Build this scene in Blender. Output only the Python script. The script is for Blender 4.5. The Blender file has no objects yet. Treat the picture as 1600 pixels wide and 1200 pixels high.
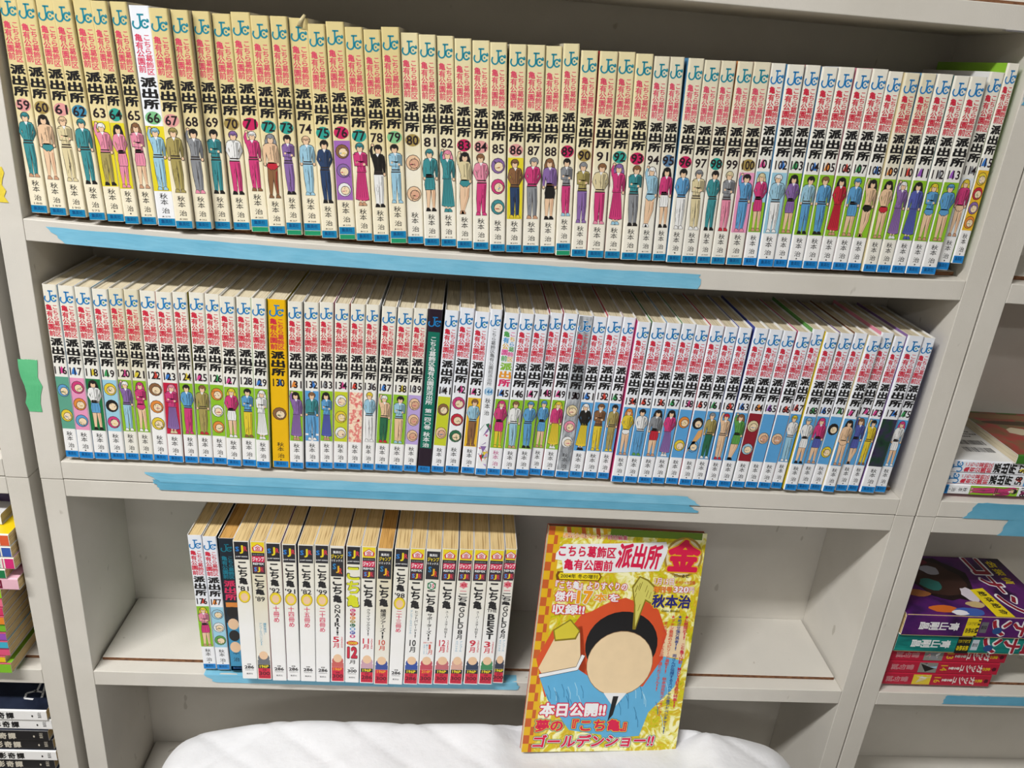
import bpy, math, random, re
from mathutils import Matrix, Vector
random.seed(7)
S = bpy.context.scene
COL = S.collection
Z0 = 1.16            # height of the top book shelf above the floor (all shelf coordinates below are relative to it)

# ------------------------------------------------------------------ camera, world, light, exposure
cam = bpy.data.cameras.new('camera'); cam.lens = 36*1243.03/1600; cam.sensor_width = 36; cam.clip_start = .02
co = bpy.data.objects.new('camera', cam); COL.objects.link(co)
R_ = Vector((0.99592761, -0.04654161, 0.07721448)); U_ = Vector((-0.05366374, 0.38218091, 0.92252803)); F_ = Vector((0.07244584, 0.92291475, -0.37812692))
M = Matrix((R_, U_, -F_)).transposed().to_4x4(); M.translation = Vector((0.37882751, -0.70803063, 0.16053915+Z0))
co.matrix_world = M
S.camera = co
w = bpy.data.worlds.new('world'); S.world = w; w.use_nodes = True
w.node_tree.nodes['Background'].inputs[0].default_value = (1, .94, .86, 1)
w.node_tree.nodes['Background'].inputs[1].default_value = .13
S.view_settings.view_transform = 'Standard'; S.view_settings.look = 'None'
S.view_settings.exposure = 0.0; S.view_settings.gamma = 1; S.view_settings.use_curve_mapping = False
def area(name, loc, size, energy, color=(1, .985, .96), rot=(0, 0, 0)):
    l = bpy.data.lights.new(name, 'AREA'); l.shape = 'RECTANGLE'; l.size, l.size_y = size; l.energy = energy; l.color = color
    o = bpy.data.objects.new(name, l); COL.objects.link(o); o.location = loc; o.rotation_euler = rot
    return o
LAMPS = [(-0.62, -1.05, 1.12), (1.9, -1.9, .08), (-.4, -3.0, .3)]
for lx, ly, k in LAMPS:
    area('lamp_light', (lx, ly, 2.585), (1.15, .16), 62*k)

# ------------------------------------------------------------------ materials
def lin(h):
    h = h.lstrip('#'); c = [int(h[i:i+2], 16)/255 for i in (0, 2, 4)]
    return tuple(((v+.055)/1.055)**2.4 if v > .04045 else v/12.92 for v in c)+(1,)
MC = {}
def mat(hexc, rough=.42, spec=.4, key=''):
    k = (hexc, rough, key)
    if k in MC: return MC[k]
    m = bpy.data.materials.new('print_'+hexc.strip('#')); m.use_nodes = True
    nt = m.node_tree; b = nt.nodes['Principled BSDF']
    b.inputs['Roughness'].default_value = rough; b.inputs['Specular IOR Level'].default_value = spec
    n = nt.nodes.new('ShaderNodeTexNoise'); n.inputs['Scale'].default_value = 60
    tc = nt.nodes.new('ShaderNodeTexCoord'); nt.links.new(tc.outputs['Object'], n.inputs['Vector'])
    mx = nt.nodes.new('ShaderNodeMix'); mx.data_type = 'RGBA'
    c = lin(hexc); mx.inputs[6].default_value = c; mx.inputs[7].default_value = tuple(v*.86 for v in c[:3])+(1,)
    nt.links.new(n.outputs['Fac'], mx.inputs[0]); nt.links.new(mx.outputs[2], b.inputs['Base Color'])
    MC[k] = m; return m
def nodemat(name, rough=.5, spec=.35):
    m = bpy.data.materials.new(name); m.use_nodes = True
    nt = m.node_tree; b = nt.nodes['Principled BSDF']; b.inputs['Roughness'].default_value = rough; b.inputs['Specular IOR Level'].default_value = spec
    return m, nt, b
def ramp(nt, fac, stops):
    r = nt.nodes.new('ShaderNodeValToRGB'); e = r.color_ramp.elements
    while len(e) < len(stops): e.new(.5)
    for el, (p, c) in zip(e, stops): el.position = p; el.color = lin(c)
    nt.links.new(fac, r.inputs[0]); return r.outputs[0]
def noise(nt, scale, detail=3, vec=None, sc=None):
    tc = nt.nodes.new('ShaderNodeTexCoord'); n = nt.nodes.new('ShaderNodeTexNoise'); n.inputs['Scale'].default_value = scale; n.inputs['Detail'].default_value = detail
    src = tc.outputs['Object']
    if sc:
        mp = nt.nodes.new('ShaderNodeMapping'); mp.inputs['Scale'].default_value = sc; nt.links.new(src, mp.inputs[0]); src = mp.outputs[0]
    nt.links.new(src, n.inputs['Vector']); return n.outputs['Fac']
def bump(nt, b, h, st, dist=.001):
    n = nt.nodes.new('ShaderNodeBump'); n.inputs['Strength'].default_value = st; n.inputs['Distance'].default_value = dist
    nt.links.new(h, n.inputs['Height']); nt.links.new(n.outputs[0], b.inputs['Normal'])

def m_lam():
    m, nt, b = nodemat('shelf_laminate', .48)
    nt.links.new(ramp(nt, noise(nt, 9, 6), [(.3, '#c8c4bb'), (.55, '#d0ccc4'), (.75, '#cac7c0')]), b.inputs['Base Color'])
    c0 = b.inputs['Base Color'].links[0].from_socket; mx = nt.nodes.new('ShaderNodeMix'); mx.data_type = 'RGBA'
    sp = ramp(nt, noise(nt, 70, 2, sc=(1, 1, .4)), [(.725, '#000000'), (.75, '#b0b0b0')]); nt.links.new(sp, mx.inputs[0]); nt.links.new(c0, mx.inputs[6]); mx.inputs[7].default_value = lin('#8f887a')
    nt.links.new(mx.outputs[2], b.inputs['Base Color'])
    bump(nt, b, noise(nt, 700, 2), .25, .0004); return m
def m_chip():
    m, nt, b = nodemat('chipboard_edge', .8)
    nt.links.new(ramp(nt, noise(nt, 160, 4, sc=(1, 1, 3)), [(.3, '#4a2c1a'), (.55, '#7a5236'), (.8, '#93704e')]), b.inputs['Base Color'])
    bump(nt, b, noise(nt, 300, 3), .6, .0008); return m
def m_pages(a, c, key):
    m, nt, b = nodemat('page_edges_'+key, .85, .1)
    nt.links.new(ramp(nt, noise(nt, 90, 3, sc=(14, .25, 14)), [(.28, c), (.5, a), (.8, a)]), b.inputs['Base Color'])
    bump(nt, b, noise(nt, 90, 2, sc=(14, .2, 14)), .5, .0005); return m
def m_aged(a, c, d, key, rough=.42):
    # old paper jacket: yellowed blotches, a bleached foot
    m, nt, b = nodemat('aged_jacket_'+key, rough)
    tc = nt.nodes.new('ShaderNodeTexCoord'); sp = nt.nodes.new('ShaderNodeSeparateXYZ'); nt.links.new(tc.outputs['Object'], sp.inputs[0])
    n = noise(nt, 22, 5)
    ad = nt.nodes.new('ShaderNodeMath'); ad.operation = 'MULTIPLY_ADD'; ad.inputs[1].default_value = 5.2; ad.inputs[2].default_value = -.42
    nt.links.new(sp.outputs['Z'], ad.inputs[0])
    a2 = nt.nodes.new('ShaderNodeMath'); a2.operation = 'ADD'; nt.links.new(ad.outputs[0], a2.inputs[0]); nt.links.new(n, a2.inputs[1])
    nt.links.new(ramp(nt, a2.outputs[0], [(.2, c), (.5, a), (.78, d)]), b.inputs['Base Color'])
    return m
def m_tape(c1, c2, key, stripes=False):
    m, nt, b = nodemat('tape_'+key, .55)
    nt.links.new(ramp(nt, noise(nt, 35, 5, sc=(1, 1, 2)), [(.35, c1), (.7, c2)]), b.inputs['Base Color'])
    bump(nt, b, noise(nt, 420, 2, sc=(.25, 1, 1)), .35, .0005); return m
def m_gold():
    m, nt, b = nodemat('gold_print', .35)
    tc = nt.nodes.new('ShaderNodeTexCoord'); v = nt.nodes.new('ShaderNodeTexVoronoi'); v.inputs['Scale'].default_value = 42
    n = nt.nodes.new('ShaderNodeTexNoise'); n.inputs['Scale'].default_value = 60; n.inputs['Detail'].default_value = 6; n.inputs['Distortion'].default_value = 2.5
    nt.links.new(tc.outputs['Object'], v.inputs['Vector']); nt.links.new(tc.outputs['Object'], n.inputs['Vector'])
    a = nt.nodes.new('ShaderNodeMath'); a.operation = 'MULTIPLY_ADD'; a.inputs[1].default_value = .35; nt.links.new(v.outputs['Distance'], a.inputs[0]); nt.links.new(n.outputs['Fac'], a.inputs[2])
    nt.links.new(ramp(nt, a.outputs[0], [(.34, '#868a14'), (.45, '#b0ac12'), (.55, '#cfc820'), (.63, '#d0a822'), (.70, '#dcd65a'), (.82, '#f2efc0')]), b.inputs['Base Color']); return m
def m_mottle(name, cols, scale=40, sc=None, rough=.35):
    m, nt, b = nodemat(name, rough)
    st = [(.3+.4*i/(len(cols)-1), c) for i, c in enumerate(cols)]
    nt.links.new(ramp(nt, noise(nt, scale, 4, sc=sc), st), b.inputs['Base Color']); return m
def m_cloth():
    m, nt, b = nodemat('white_quilt_cotton', .85, .15)
    b.inputs['Sheen Weight'].default_value = .3
    nt.links.new(ramp(nt, noise(nt, 14, 4), [(.3, '#d3d4d8'), (.7, '#dedfe3')]), b.inputs['Base Color'])
    bump(nt, b, noise(nt, 55, 6), .5, .003); return m
LAM = m_lam(); CHIP = m_chip(); CLOTH = m_cloth(); GOLD = m_gold()
PAGE_W = m_pages('#cfc4aa', '#a5977a', 'cream'); PAGE_Y = m_pages('#d6bd8b', '#9a7b4e', 'yellow'); PAGE_O = m_pages('#c79a58', '#8c6433', 'tan')
TAPE = m_tape('#6fb2cf', '#7fbdd8', 'blue'); TAPE_D = m_tape('#5a9fbd', '#68abc8', 'blue_layered'); TAPE_G = m_tape('#55b27c', '#66c08a', 'green'); TAPE_Y = m_tape('#dcc53a', '#e6d24e', 'yellow')
AGED = {'old': m_aged('#e0d2a4', '#ece4cc', '#d4c48c', 'old'), 'mid': m_aged('#e2dabd', '#ebe7da', '#dcd1a6', 'mid'), 'late': m_aged('#dedacb', '#e5e3da', '#dad3ba', 'late'),
        'white': m_aged('#e6e6e2', '#eaeaea', '#e3e0d4', 'white', .3), 'pure': m_aged('#e6e9ee', '#e9ebef', '#e2e6ee', 'pure', .3)}
PAL = dict(k='#22201f', w='#eceded', b='#5f9fd0', B='#2f4468', p='#e58fa8', P='#cf3f7c', r='#c22b3c', g='#5fa04e', G='#2d6b4c', y='#e3c93a', Y='#a89a5c',
           n='#8a6242', s='#e8c4a0', t='#3f8f95', v='#8a6aa8', V='#5660ae', o='#e08a3c', c='#9cc8de', e='#8c8f94', m='#ddcfa4', l='#8fc43a', i='#b9a6d6')
def pm(ch): return mat(PAL[ch])
INK = mat('#1b1a1c'); WHITE = mat('#eff0f2'); RED = mat('#d3304a'); JCB = mat('#1f7fc0'); JCOLD = mat('#16879c'); BANDOLD = mat('#1382b4'); BANDNEW = mat('#1b84cf'); NAVY = mat('#0d4f86')

# ------------------------------------------------------------------ mesh helpers
def link(name, me, parent=None):
    o = bpy.data.objects.new(name, me); COL.objects.link(o)
    if parent: o.parent = parent
    return o
def mesh(name, verts, faces, mats, mi=None, smooth=False):
    me = bpy.data.meshes.new(name); me.from_pydata(verts, [], faces)
    for m in mats: me.materials.append(m)
    if mi: me.polygons.foreach_set('material_index', mi)
    if smooth: me.polygons.foreach_set('use_smooth', [True]*len(me.polygons))
    me.update(); return me
def box_vf(x0, x1, y0, y1, z0, z1):
    v = [(x0, y0, z0), (x1, y0, z0), (x1, y1, z0), (x0, y1, z0), (x0, y0, z1), (x1, y0, z1), (x1, y1, z1), (x0, y1, z1)]
    f = [(0, 3, 2, 1), (4, 5, 6, 7), (0, 1, 5, 4), (1, 2, 6, 5), (2, 3, 7, 6), (3, 0, 4, 7)]
    return v, f
def box(name, b, m, parent=None, bev=0, mi=None):
    v, f = box_vf(*b); o = link(name, mesh(name, v, f, m if isinstance(m, list) else [m], mi), parent)
    if bev:
        md = o.modifiers.new('bevel', 'BEVEL'); md.width = bev; md.segments = 2; md.limit_method = 'ANGLE'
    return o
def thing(name, label, cat, loc=(0, 0, 0), rot=(0, 0, 0), group=None):
    o = bpy.data.objects.new(name, None); COL.objects.link(o); o.location = loc; o.rotation_euler = rot; o.empty_display_size = .02
    o['label'] = label; o['category'] = cat
    if group: o['group'] = group
    return o
def tag(o, label, cat, group=None):
    o['label'] = label; o['category'] = cat
    if group: o['group'] = group
    return o
def struct(o): o['kind'] = 'structure'; return o

# ------------------------------------------------------------------ lettering
SC2 = bpy.data.scenes.new('type_setting')
_tc = bpy.data.curves.new('type', 'FONT'); _to = bpy.data.objects.new('type', _tc); SC2.collection.objects.link(_to)
_tc.size = 1; _tc.resolution_u = 2
GB = {}; GC = {}
def base_glyph(s):
    if s in GB: return GB[s]
    _tc.body = s; _tc.offset = .004
    SC2.view_layers[0].update(); dg = SC2.view_layers[0].depsgraph
    me = bpy.data.meshes.new_from_object(_to.evaluated_get(dg))
    vs = [(v.co.x, v.co.y) for v in me.vertices]; fs = [tuple(p.vertices) for p in me.polygons]
    bpy.data.meshes.remove(me); GB[s] = (vs, fs); return GB[s]
def glyph(s, off=.0):
    """letter outline; a bold weight is built from slightly shifted strikes of the same letter"""
    k = (s, off)
    if k in GC: return GC[k]
    vs, fs = base_glyph(s)
    if off >= .008:
        nd = 4 if off <= .02 else 8 if off <= .055 else 12
        V = []; Fc = []
        for q in range(nd):
            a = 6.2832*(q+.5)/nd; dx, dy = off*math.cos(a), off*math.sin(a); n = len(V)
            V += [(x+dx, y+dy) for x, y in vs]; Fc += [tuple(n+i for i in f) for f in fs]
        vs, fs = V, Fc
    xs = [v[0] for v in vs] or [0]; ys = [v[1] for v in vs] or [0]
    GC[k] = (vs, fs, (min(xs), max(xs), min(ys), max(ys)), len(base_glyph(s)[0]) or 1); return GC[k]
class Art:
    """flat print collected as polygons: x across, z up, layers a few hundredths of a millimetre apart"""
    def __init__(s): s.v = []; s.f = []; s.mi = []; s.mats = []; s.step = 4e-5
    def idx(s, m):
        if m not in s.mats: s.mats.append(m)
        return s.mats.index(m)
    def poly(s, pts, m, layer=1):
        a = sum(p[0]*q[1]-q[0]*p[1] for p, q in zip(pts, pts[1:]+pts[:1]))
        if a < 0: pts = pts[::-1]
        n = len(s.v); s.v += [(p[0], -s.step*layer, p[1]) for p in pts]; s.f.append(tuple(range(n, n+len(pts)))); s.mi.append(s.idx(m))
    def rect(s, x0, x1, z0, z1, m, layer=1): s.poly([(x0, z0), (x1, z0), (x1, z1), (x0, z1)], m, layer)
    def ell(s, cx, cz, rx, rz, m, layer=1, n=14): s.poly([(cx+rx*math.cos(6.2832*i/n), cz+rz*math.sin(6.2832*i/n)) for i in range(n)], m, layer)
    def stroke(s, pts, wd, m, layer=1):
        L = []; Rr = []
        for i, p in enumerate(pts):
            a = pts[max(i-1, 0)]; b = pts[min(i+1, len(pts)-1)]; dx, dz = b[0]-a[0], b[1]-a[1]; d = math.hypot(dx, dz) or 1
            L.append((p[0]-dz/d*wd/2, p[1]+dx/d*wd/2)); Rr.append((p[0]+dz/d*wd/2, p[1]-dx/d*wd/2))
        for i in range(len(pts)-1): s.poly([L[i], Rr[i], Rr[i+1], L[i+1]], m, layer)
    def raw(s, g, fx, fz, m, layer):
        vs, fs, _, nb = g; n = len(s.v); s.v += [(fx(x, y), -s.step*layer-(i//nb)*3e-6, fz(x, y)) for i, (x, y) in enumerate(vs)]; k = s.idx(m)
        for f in fs: s.f.append(tuple(n+i for i in f)); s.mi.append(k)
    def htext(s, t, x0, x1, z0, z1, m, layer=2, off=.01, shear=0):
        g = glyph(t, off); a, b, c, d = g[2]; sx = (x1-x0)/max(b-a, 1e-6); sz = (z1-z0)/max(d-c, 1e-6)
        s.raw(g, lambda x, y: x0+(x-a)*sx+shear*(y-c)*sz, lambda x, y: z0+(y-c)*sz, m, layer)
    def vtext(s, t, xc, wd, ztop, zbot, m, layer=2, off=.01, fit=False, mats=None):
        n = len(t); ch = (ztop-zbot)/n
        for i, c in enumerate(t):
            if c == ' ': continue
            mm = mats[i % len(mats)] if mats else m
            g = glyph(c, off); zc = ztop-(i+.5)*ch
            if c in 'ー-':
                s.raw(g, lambda x, y: xc+(y-.38)*wd, lambda x, y: zc-(x-.5)*ch*.95, mm, layer)
            elif fit or c < '\u2000':
                a, b, cc, d = g[2]; ww = wd*(1 if fit else .8); hh = ch*.93
                if c in "1Il'I!’": ww *= .4
                s.raw(g, lambda x, y: xc-ww/2+(x-a)/max(b-a, 1e-6)*ww, lambda x, y: zc-hh/2+(y-cc)/max(d-cc, 1e-6)*hh, mm, layer)
            else:
                s.raw(g, lambda x, y: xc+(x-.5)*wd*1.06, lambda x, y: zc+(y-.38)*ch*1.02, mm, layer)
    def me(s, name): return mesh(name, s.v, s.f, s.mats, s.mi)
    def build(s, name, parent): return link(name, s.me(name), parent)

def arc(cx, cz, r, a0, a1, n, rz=None):
    rz = rz or r
    return [(cx+r*math.cos(math.radians(a0+(a1-a0)*i/n)), cz+rz*math.sin(math.radians(a0+(a1-a0)*i/n))) for i in range(n+1)]
def emblem(m, m2, outline=None):
    a = Art()
    def draw(mm, wd, ly):
        a.stroke([(-.17, .94), (.20, .94)], wd*1.1, mm, ly)
        a.stroke([(-.03, .97), (-.03, .34)]+arc(-.24, .32, .21, 0, -180, 10, .29)+[(-.40, .52)], wd, mm, ly)
        a.stroke(arc(.215, .34, .185, 25, 338, 18, .25), wd*1.1, mm, ly)
        a.stroke([(.36, .66), (.42, .60), (.41, .44)], wd*.9, mm, ly)
    if outline: draw(outline, .17, 2)
    draw(m, .10, 3); a.ell(.215, .34, .055, .075, m2, 3, 10)
    return a.me('emblem')

# ------------------------------------------------------------------ one printed figure, faceless and plain
def shade(hexc, k):
    h = hexc.lstrip('#'); return '#%02x%02x%02x' % tuple(max(0, min(255, int(int(h[i:i+2], 16)*k))) for i in (0, 2, 4))
OLI = mat('#3a3230')
def figure(a, spec, xc, z0, h, L=3):
    st, rest = spec[0], spec[1:]; R = random.random
    def P(pts, m, ly=L, o_=.010):
        cx = sum(p[0] for p in pts)/len(pts); cz = sum(p[1] for p in pts)/len(pts); o = []
        for x, z in pts:
            dx, dz = x-cx, z-cz; d = math.hypot(dx, dz) or 1; o.append((xc+h*(x+dx/d*o_), z0+h*(z+dz/d*o_)))
        a.poly(o, OLI, ly-.5); a.poly([(xc+h*x, z0+h*z) for x, z in pts], m, ly)
    def E_(cx, cz, rx, rz, m, ly=L): P([(cx+rx*math.cos(6.2832*i/12), cz+rz*math.sin(6.2832*i/12)) for i in range(12)], m, ly)
    def ink(pts, ly, wd=.009, m=OLI): a.stroke([(xc+h*x, z0+h*z) for x, z in pts], h*wd, m, ly)
    if st == 'B':
        n = len(rest)
        for i, c in enumerate(rest):
            zc = 1-(i+.5)/n; r = min(.42/n, .12); sk_ = mat('#efd9b6' if c != 's' else '#d9a98c')
            E_(0, zc, .115, r*.98, pm(c)); E_(.015, zc-.015, .075, r*.6, sk_, L+1)
            for q in range(5): x = -.09+.18*R(); zq = zc+r*(R()-.5)*1.4; ink([(x, zq), (x+.05*(R()-.3), zq-.03*R()-.01)], L+2, .008)
            for q in range(2): P([(x_*.03-.05+.1*R(), zc-r*.3+z_*.02) for x_, z_ in ((-1, 0), (0, 1), (1, 0))], pm(random.choice('Pbyrgw')), L+1.4, .006)
        return
    hair, top, bot, leg = (rest+'kkkk')[:4]
    sk = mat('#e9c6a4'); skd = mat('#c99a7a')
    sw = (R()-.5)*.03; hip = (R()-.5)*.03; pose = int(R()*4); far = R() < .4
    tm, bm = pm(top), pm(bot); td, bd_ = mat(shade(PAL[top], .72)), mat(shade(PAL[bot], .72)); hd = mat(shade(PAL[hair], 1.35 if hair == 'k' else .75))
    # hair mass
    if st in 'SDH' and hair not in 'cbt': P([(-.062+sw, .965), (0+sw, .992), (.062+sw, .965), (.088+sw, .88), (.095+sw, .79), (.06, .74), (-.055, .735), (-.09+sw, .8), (-.086+sw, .89)], pm(hair), L)
    else: E_(sw, .93, .066, .06, pm(hair), L)
    E_(sw, .898, .045, .055, sk, L+1)
    P([(-.064+sw, .915), (-.056+sw, .962), (-.02+sw, .988), (.03+sw, .988), (.062+sw, .955), (.064+sw, .91), (.03+sw, .935), (0+sw, .925), (-.03+sw, .94)], pm(hair), L+2)
    if hair in 'cbtgV' or st == 'T' and R() < .3: P([(-.07+sw, .935), (.07+sw, .935), (.05+sw, .95), (-.05+sw, .95)], hd, L+2.5)
    ink([(-.04+sw, .97), (-.05+sw, .93)], L+3, .008, hd); ink([(.02+sw, .975), (.04+sw, .94)], L+3, .008, hd)
    P([(-.018+sw, .86), (.018+sw, .86), (.022, .83), (-.022, .83)], sk, L+.6, .004)
    lm = bm if st == 'T' else (pm(leg) if leg not in 'skwm' and st != 'D' else sk)
    shoe = pm(leg) if leg != 's' else skd
    if st == 'D':
        P([(-.058+hip, .63), (.058+hip, .63), (.085, .36), (.115, .10), (.04, .08), (-.05, .09), (-.11, .11), (-.08, .36)], bm, L)
        for q in range(5): x = -.07+.035*q; ink([(x*.55+hip, .58-.02*q % .05), (x*.8, .36), (x*1.15, .13)], L+1.2, .008, bd_)
        fx = (.03, -.03)
        for x in fx: P([(x-.018, .10), (x+.018, .10), (x+.012, .03), (x-.014, .03)], sk, L-.1, .006)
    else:
        k = .060 if st == 'T' else .040; f1 = -.055-.02*R(); f2 = .055+.02*R()
        if pose == 3 and st != 'T': f2 = -.01
        P([(-.085+hip, .52), (.0+hip, .52), (.0+hip*.5, .30), (f1+k, .04), (f1, .04), (-.075, .28)], lm, L)
        P([(.085+hip, .52), (.0+hip, .52), (.012, .30), (f2-k+.01, .04), (f2+.01, .04), (.078, .28)], lm, L+.2)
        if st == 'T':
            for q in range(6): x = -.06+.12*R(); z = .12+.34*R(); ink([(x, z), (x+.02*(R()-.5), z-.05-.03*R())], L+1.3, .008, bd_)
            P([(.045+hip, .5), (.078+hip, .5), (.07, .3), (f2, .06), (f2-.016, .06), (.05, .3)], bd_, L+.6, .0)
        else:
            P([(.05+hip, .42), (.07+hip, .42), (.062, .28), (f2, .08), (f2-.008, .08), (.045, .26)], skd if lm is sk else bd_, L+.6, .0)
        if st == 'S': P([(-.062+hip, .6), (.062+hip, .6), (.088+hip, .44), (.08+hip, .35), (-.08+hip, .35), (-.09+hip, .44)], bm, L+1); [ink([(x+hip, .52), (x*1.3+hip, .37)], L+1.3, .008, bd_) for x in (-.05, -.01, .04)]
        if st == 'H': P([(-.066+hip, .56), (.066+hip, .56), (.09+hip, .49), (.02+hip, .44), (0+hip, .46), (-.02+hip, .44), (-.09+hip, .49)], bm, L+1)
        fx = (f1+.02, f2-.01)
    for x in fx: P([(x-.035, .0), (x+.04, .0), (x+.038, .022), (x+.012, .05), (x-.022, .05)], shoe, L+1, .008)
    # torso, arms in one of four poses, folds
    P([(-.105, .80), (-.09, .835), (-.03, .85), (.03, .85), (.09, .835), (.105, .80), (.075, .70), (.066+hip, .62), (.078+hip, .54), (-.078+hip, .54), (-.066+hip, .62), (-.075, .70)], tm, L+1)
    P([(.03, .82), (.085, .82), (.066, .70), (.06+hip, .60), (.068+hip, .55), (.035+hip, .55)], td, L+1.1, .0)
    if pose == 0:
        P([(-.118, .81), (-.078, .82), (-.082, .66), (-.09, .55), (-.125, .55), (-.13, .68)], tm, L+.8); P([(.118, .81), (.078, .82), (.082, .66), (.09, .55), (.125, .55), (.13, .68)], td, L+.8)
        E_(-.107, .53, .02, .024, sk, L+1.2); E_(.107, .53, .02, .024, sk, L+1.2)
    elif pose == 1:
        P([(-.115, .81), (-.07, .81), (-.07, .70), (.05, .68), (.05, .63), (-.1, .64)], tm, L+1.5); P([(.115, .81), (.07, .81), (.07, .71), (-.05, .66), (-.05, .71), (.11, .64)], td, L+1.4)
        E_(.06, .66, .022, .02, sk, L+1.6); E_(-.06, .69, .02, .018, sk, L+1.6)
    elif pose == 2:
        P([(-.112, .81), (-.075, .82), (-.095, .70), (-.05, .60), (-.075, .57), (-.135, .69)], tm, L+.8); P([(.112, .81), (.075, .82), (.095, .70), (.05, .60), (.075, .57), (.135, .69)], td, L+.8)
    else:
        P([(-.115, .80), (-.075, .83), (-.09, .92), (-.07, .98), (-.1, .985), (-.128, .9)], tm, L+.8); E_(-.08, .985, .022, .018, sk, L+1)
        P([(.118, .81), (.078, .82), (.082, .66), (.09, .55), (.125, .55), (.13, .68)], td, L+.8); E_(.107, .53, .02, .024, sk, L+1.2)
    if st != 'H': P([(-.03, .852), (0, .80), (.03, .852)], WHITE if top != 'w' else td, L+1.7, .004)
    ink([(0, .80), (.004, .60)], L+1.8, .007)
    for q in range(6): x = -.07+.14*R(); z = .6+.2*R(); ink([(x, z), (x+.03*(R()-.5), z-.03-.02*R())], L+1.8, .007, td)
    if st in 'TS': P([(-.07+hip, .558), (.07+hip, .558), (.071+hip, .578), (-.071+hip, .578)], OLI if bot != 'k' else hd, L+1.9, .0)

# ------------------------------------------------------------------ the book body
def jacket(w_, d, H, ms, mc, parent, r=.0016, t=.00045, name='jacket'):
    def path(o, rr):
        p = [(-w_/2+o, d)]
        p += [(-w_/2+o, rr+o)]
        for i in range(1, 4): a = math.pi*(1+i/8); p.append((-w_/2+r+(r-o)*math.cos(a), r+(r-o)*math.sin(a)))
        p += [(-w_/2+r, o)] if o else [(-w_/2+r, 0)]
        q = [(-x, y) for x, y in p[::-1]]
        return p+q
    A = path(0, r); B = path(t, r-t)
    B[0] = (-w_/2+t, d); B[-1] = (w_/2-t, d)
    n = len(A); v = []; f = []; mi = []
    for z in (0, H): v += [(x, y, z) for x, y in A]+[(x, y, z) for x, y in B]
    for i in range(n-1):
        front = (1 <= i <= n-3)
        f.append((i, i+1, 2*n+i+1, 2*n+i)); mi.append(0 if front else 1)
        f.append((n+i+1, n+i, 3*n+i, 3*n+i+1)); mi.append(2)
        f.append((2*n+i, 2*n+i+1, 3*n+i+1, 3*n+i)); mi.append(2)
        f.append((i+1, i, n+i, n+i+1)); mi.append(2)
    f.append((0, 2*n, 3*n, n)); mi.append(2); f.append((n-1, 2*n-1, 4*n-1, 3*n-1)); mi.append(2)
    return link(name, mesh(name, v, f, [ms, mc, WHITE], mi), parent)
def pages(w_, d, H, m, parent, fore=.002, top=.0018):
    v, f = box_vf(-w_/2+.0006, w_/2-.0006, .0007, d-fore, .0012, H-top)
    return link('page_block', mesh('page_block', v, f, [m]), parent)

# shared print meshes, made for a nominal 14 mm spine and 174 mm height
W0, HN = .014, .174
def zz(fr): return HN*(1-fr)
def title_old(c):
    a = Art(); a.vtext('こちら葛飾区', .0029, .0056, zz(.118), zz(.295), c, 2, .012); a.vtext('亀有公園前', -.0031, .0056, zz(.118), zz(.285), c, 2, .02); return a.me('title_lettering')
def title_new(c, multi=None):
    a = Art(); a.vtext('こちら葛飾区', .0030, .0058, zz(.105), zz(.283), c, 2, .016, mats=multi); a.vtext('亀有公園前', -.0031, .0062, zz(.105), zz(.283), c, 2, .024, True, mats=multi and multi[::-1]); return a.me('title_lettering')
def name_me(c, f0, f1, multi=None):
    a = Art(); a.vtext('派出所', .0, .0122, zz(f0), zz(f1), c, 2, .046 if not multi else .04, True, mats=multi); return a.me('station_lettering')
PINKT = mat('#dd4467'); REDT = mat('#d22c45')
T_OLD = title_old(PINKT); T_NEW = title_new(REDT); T_MUL = title_new(REDT, [mat('#e0559a'), mat('#e8b83a'), mat('#4aa0d8'), mat('#57a85a')])
N_OLD = name_me(INK, .302, .448); N_NEW = name_me(INK, .288, .436); N_MUL = name_me(INK, .288, .436, [mat('#8abf3c'), mat('#e79a2c'), mat('#d8306a')])
E_OLD = emblem(JCOLD, JCOLD); E_NEW = emblem(JCB, JCB); E_GRN = emblem(JCB, mat('#2e8f4a')); E_SIL = emblem(JCB, JCB, WHITE)
def author_me(c=INK):
    a = Art(); a.vtext('秋本', 0, .0062, zz(.838), zz(.896), c, 2, .006); a.vtext('治', .0004, .0064, zz(.909), zz(.938), c, 2, .004); return a.me('author_lettering')
A_ME = author_me(); A_MUL = author_me(mat('#c04a8a')); A_SER = author_me(mat('#33302e'))
def band_me(c, z1):
    a = Art(); a.rect(-.0067, .0067, 0.0003, z1, c, 1); a.htext('集英社', -.0046, .0046, z1*.35, z1*.86, NAVY, 2, .02)
    return a.me('publisher_band')
B_OLD = band_me(BANDOLD, .0066); B_NEW = band_me(BANDNEW, .0072)
def code_me(t):
    a = Art()
    if t == '◆': a.poly([(0, zz(.944)), (.0009, zz(.949)), (0, zz(.954)), (-.0009, zz(.949))], INK, 2)
    else: a.htext(t, -.0036, .0034, zz(.957), zz(.9465)-.0002, mat('#5a544a'), 2, 0)
    return a.me('code_lettering')
C_DIA = code_me('◆')
BADGE = {'p': '#dc9a98', 'n': '#a58f50', 'b': '#3c86a8', 't': '#2f9f92', 'g': '#7fc08a', 'P': '#c8245e', 'B': '#5a7da0'}
BNAME = {'p': 'pale pink', 'n': 'brown', 'b': 'blue', 't': 'teal', 'g': 'light green', 'P': 'crimson', 'B': 'slate blue'}
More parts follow.
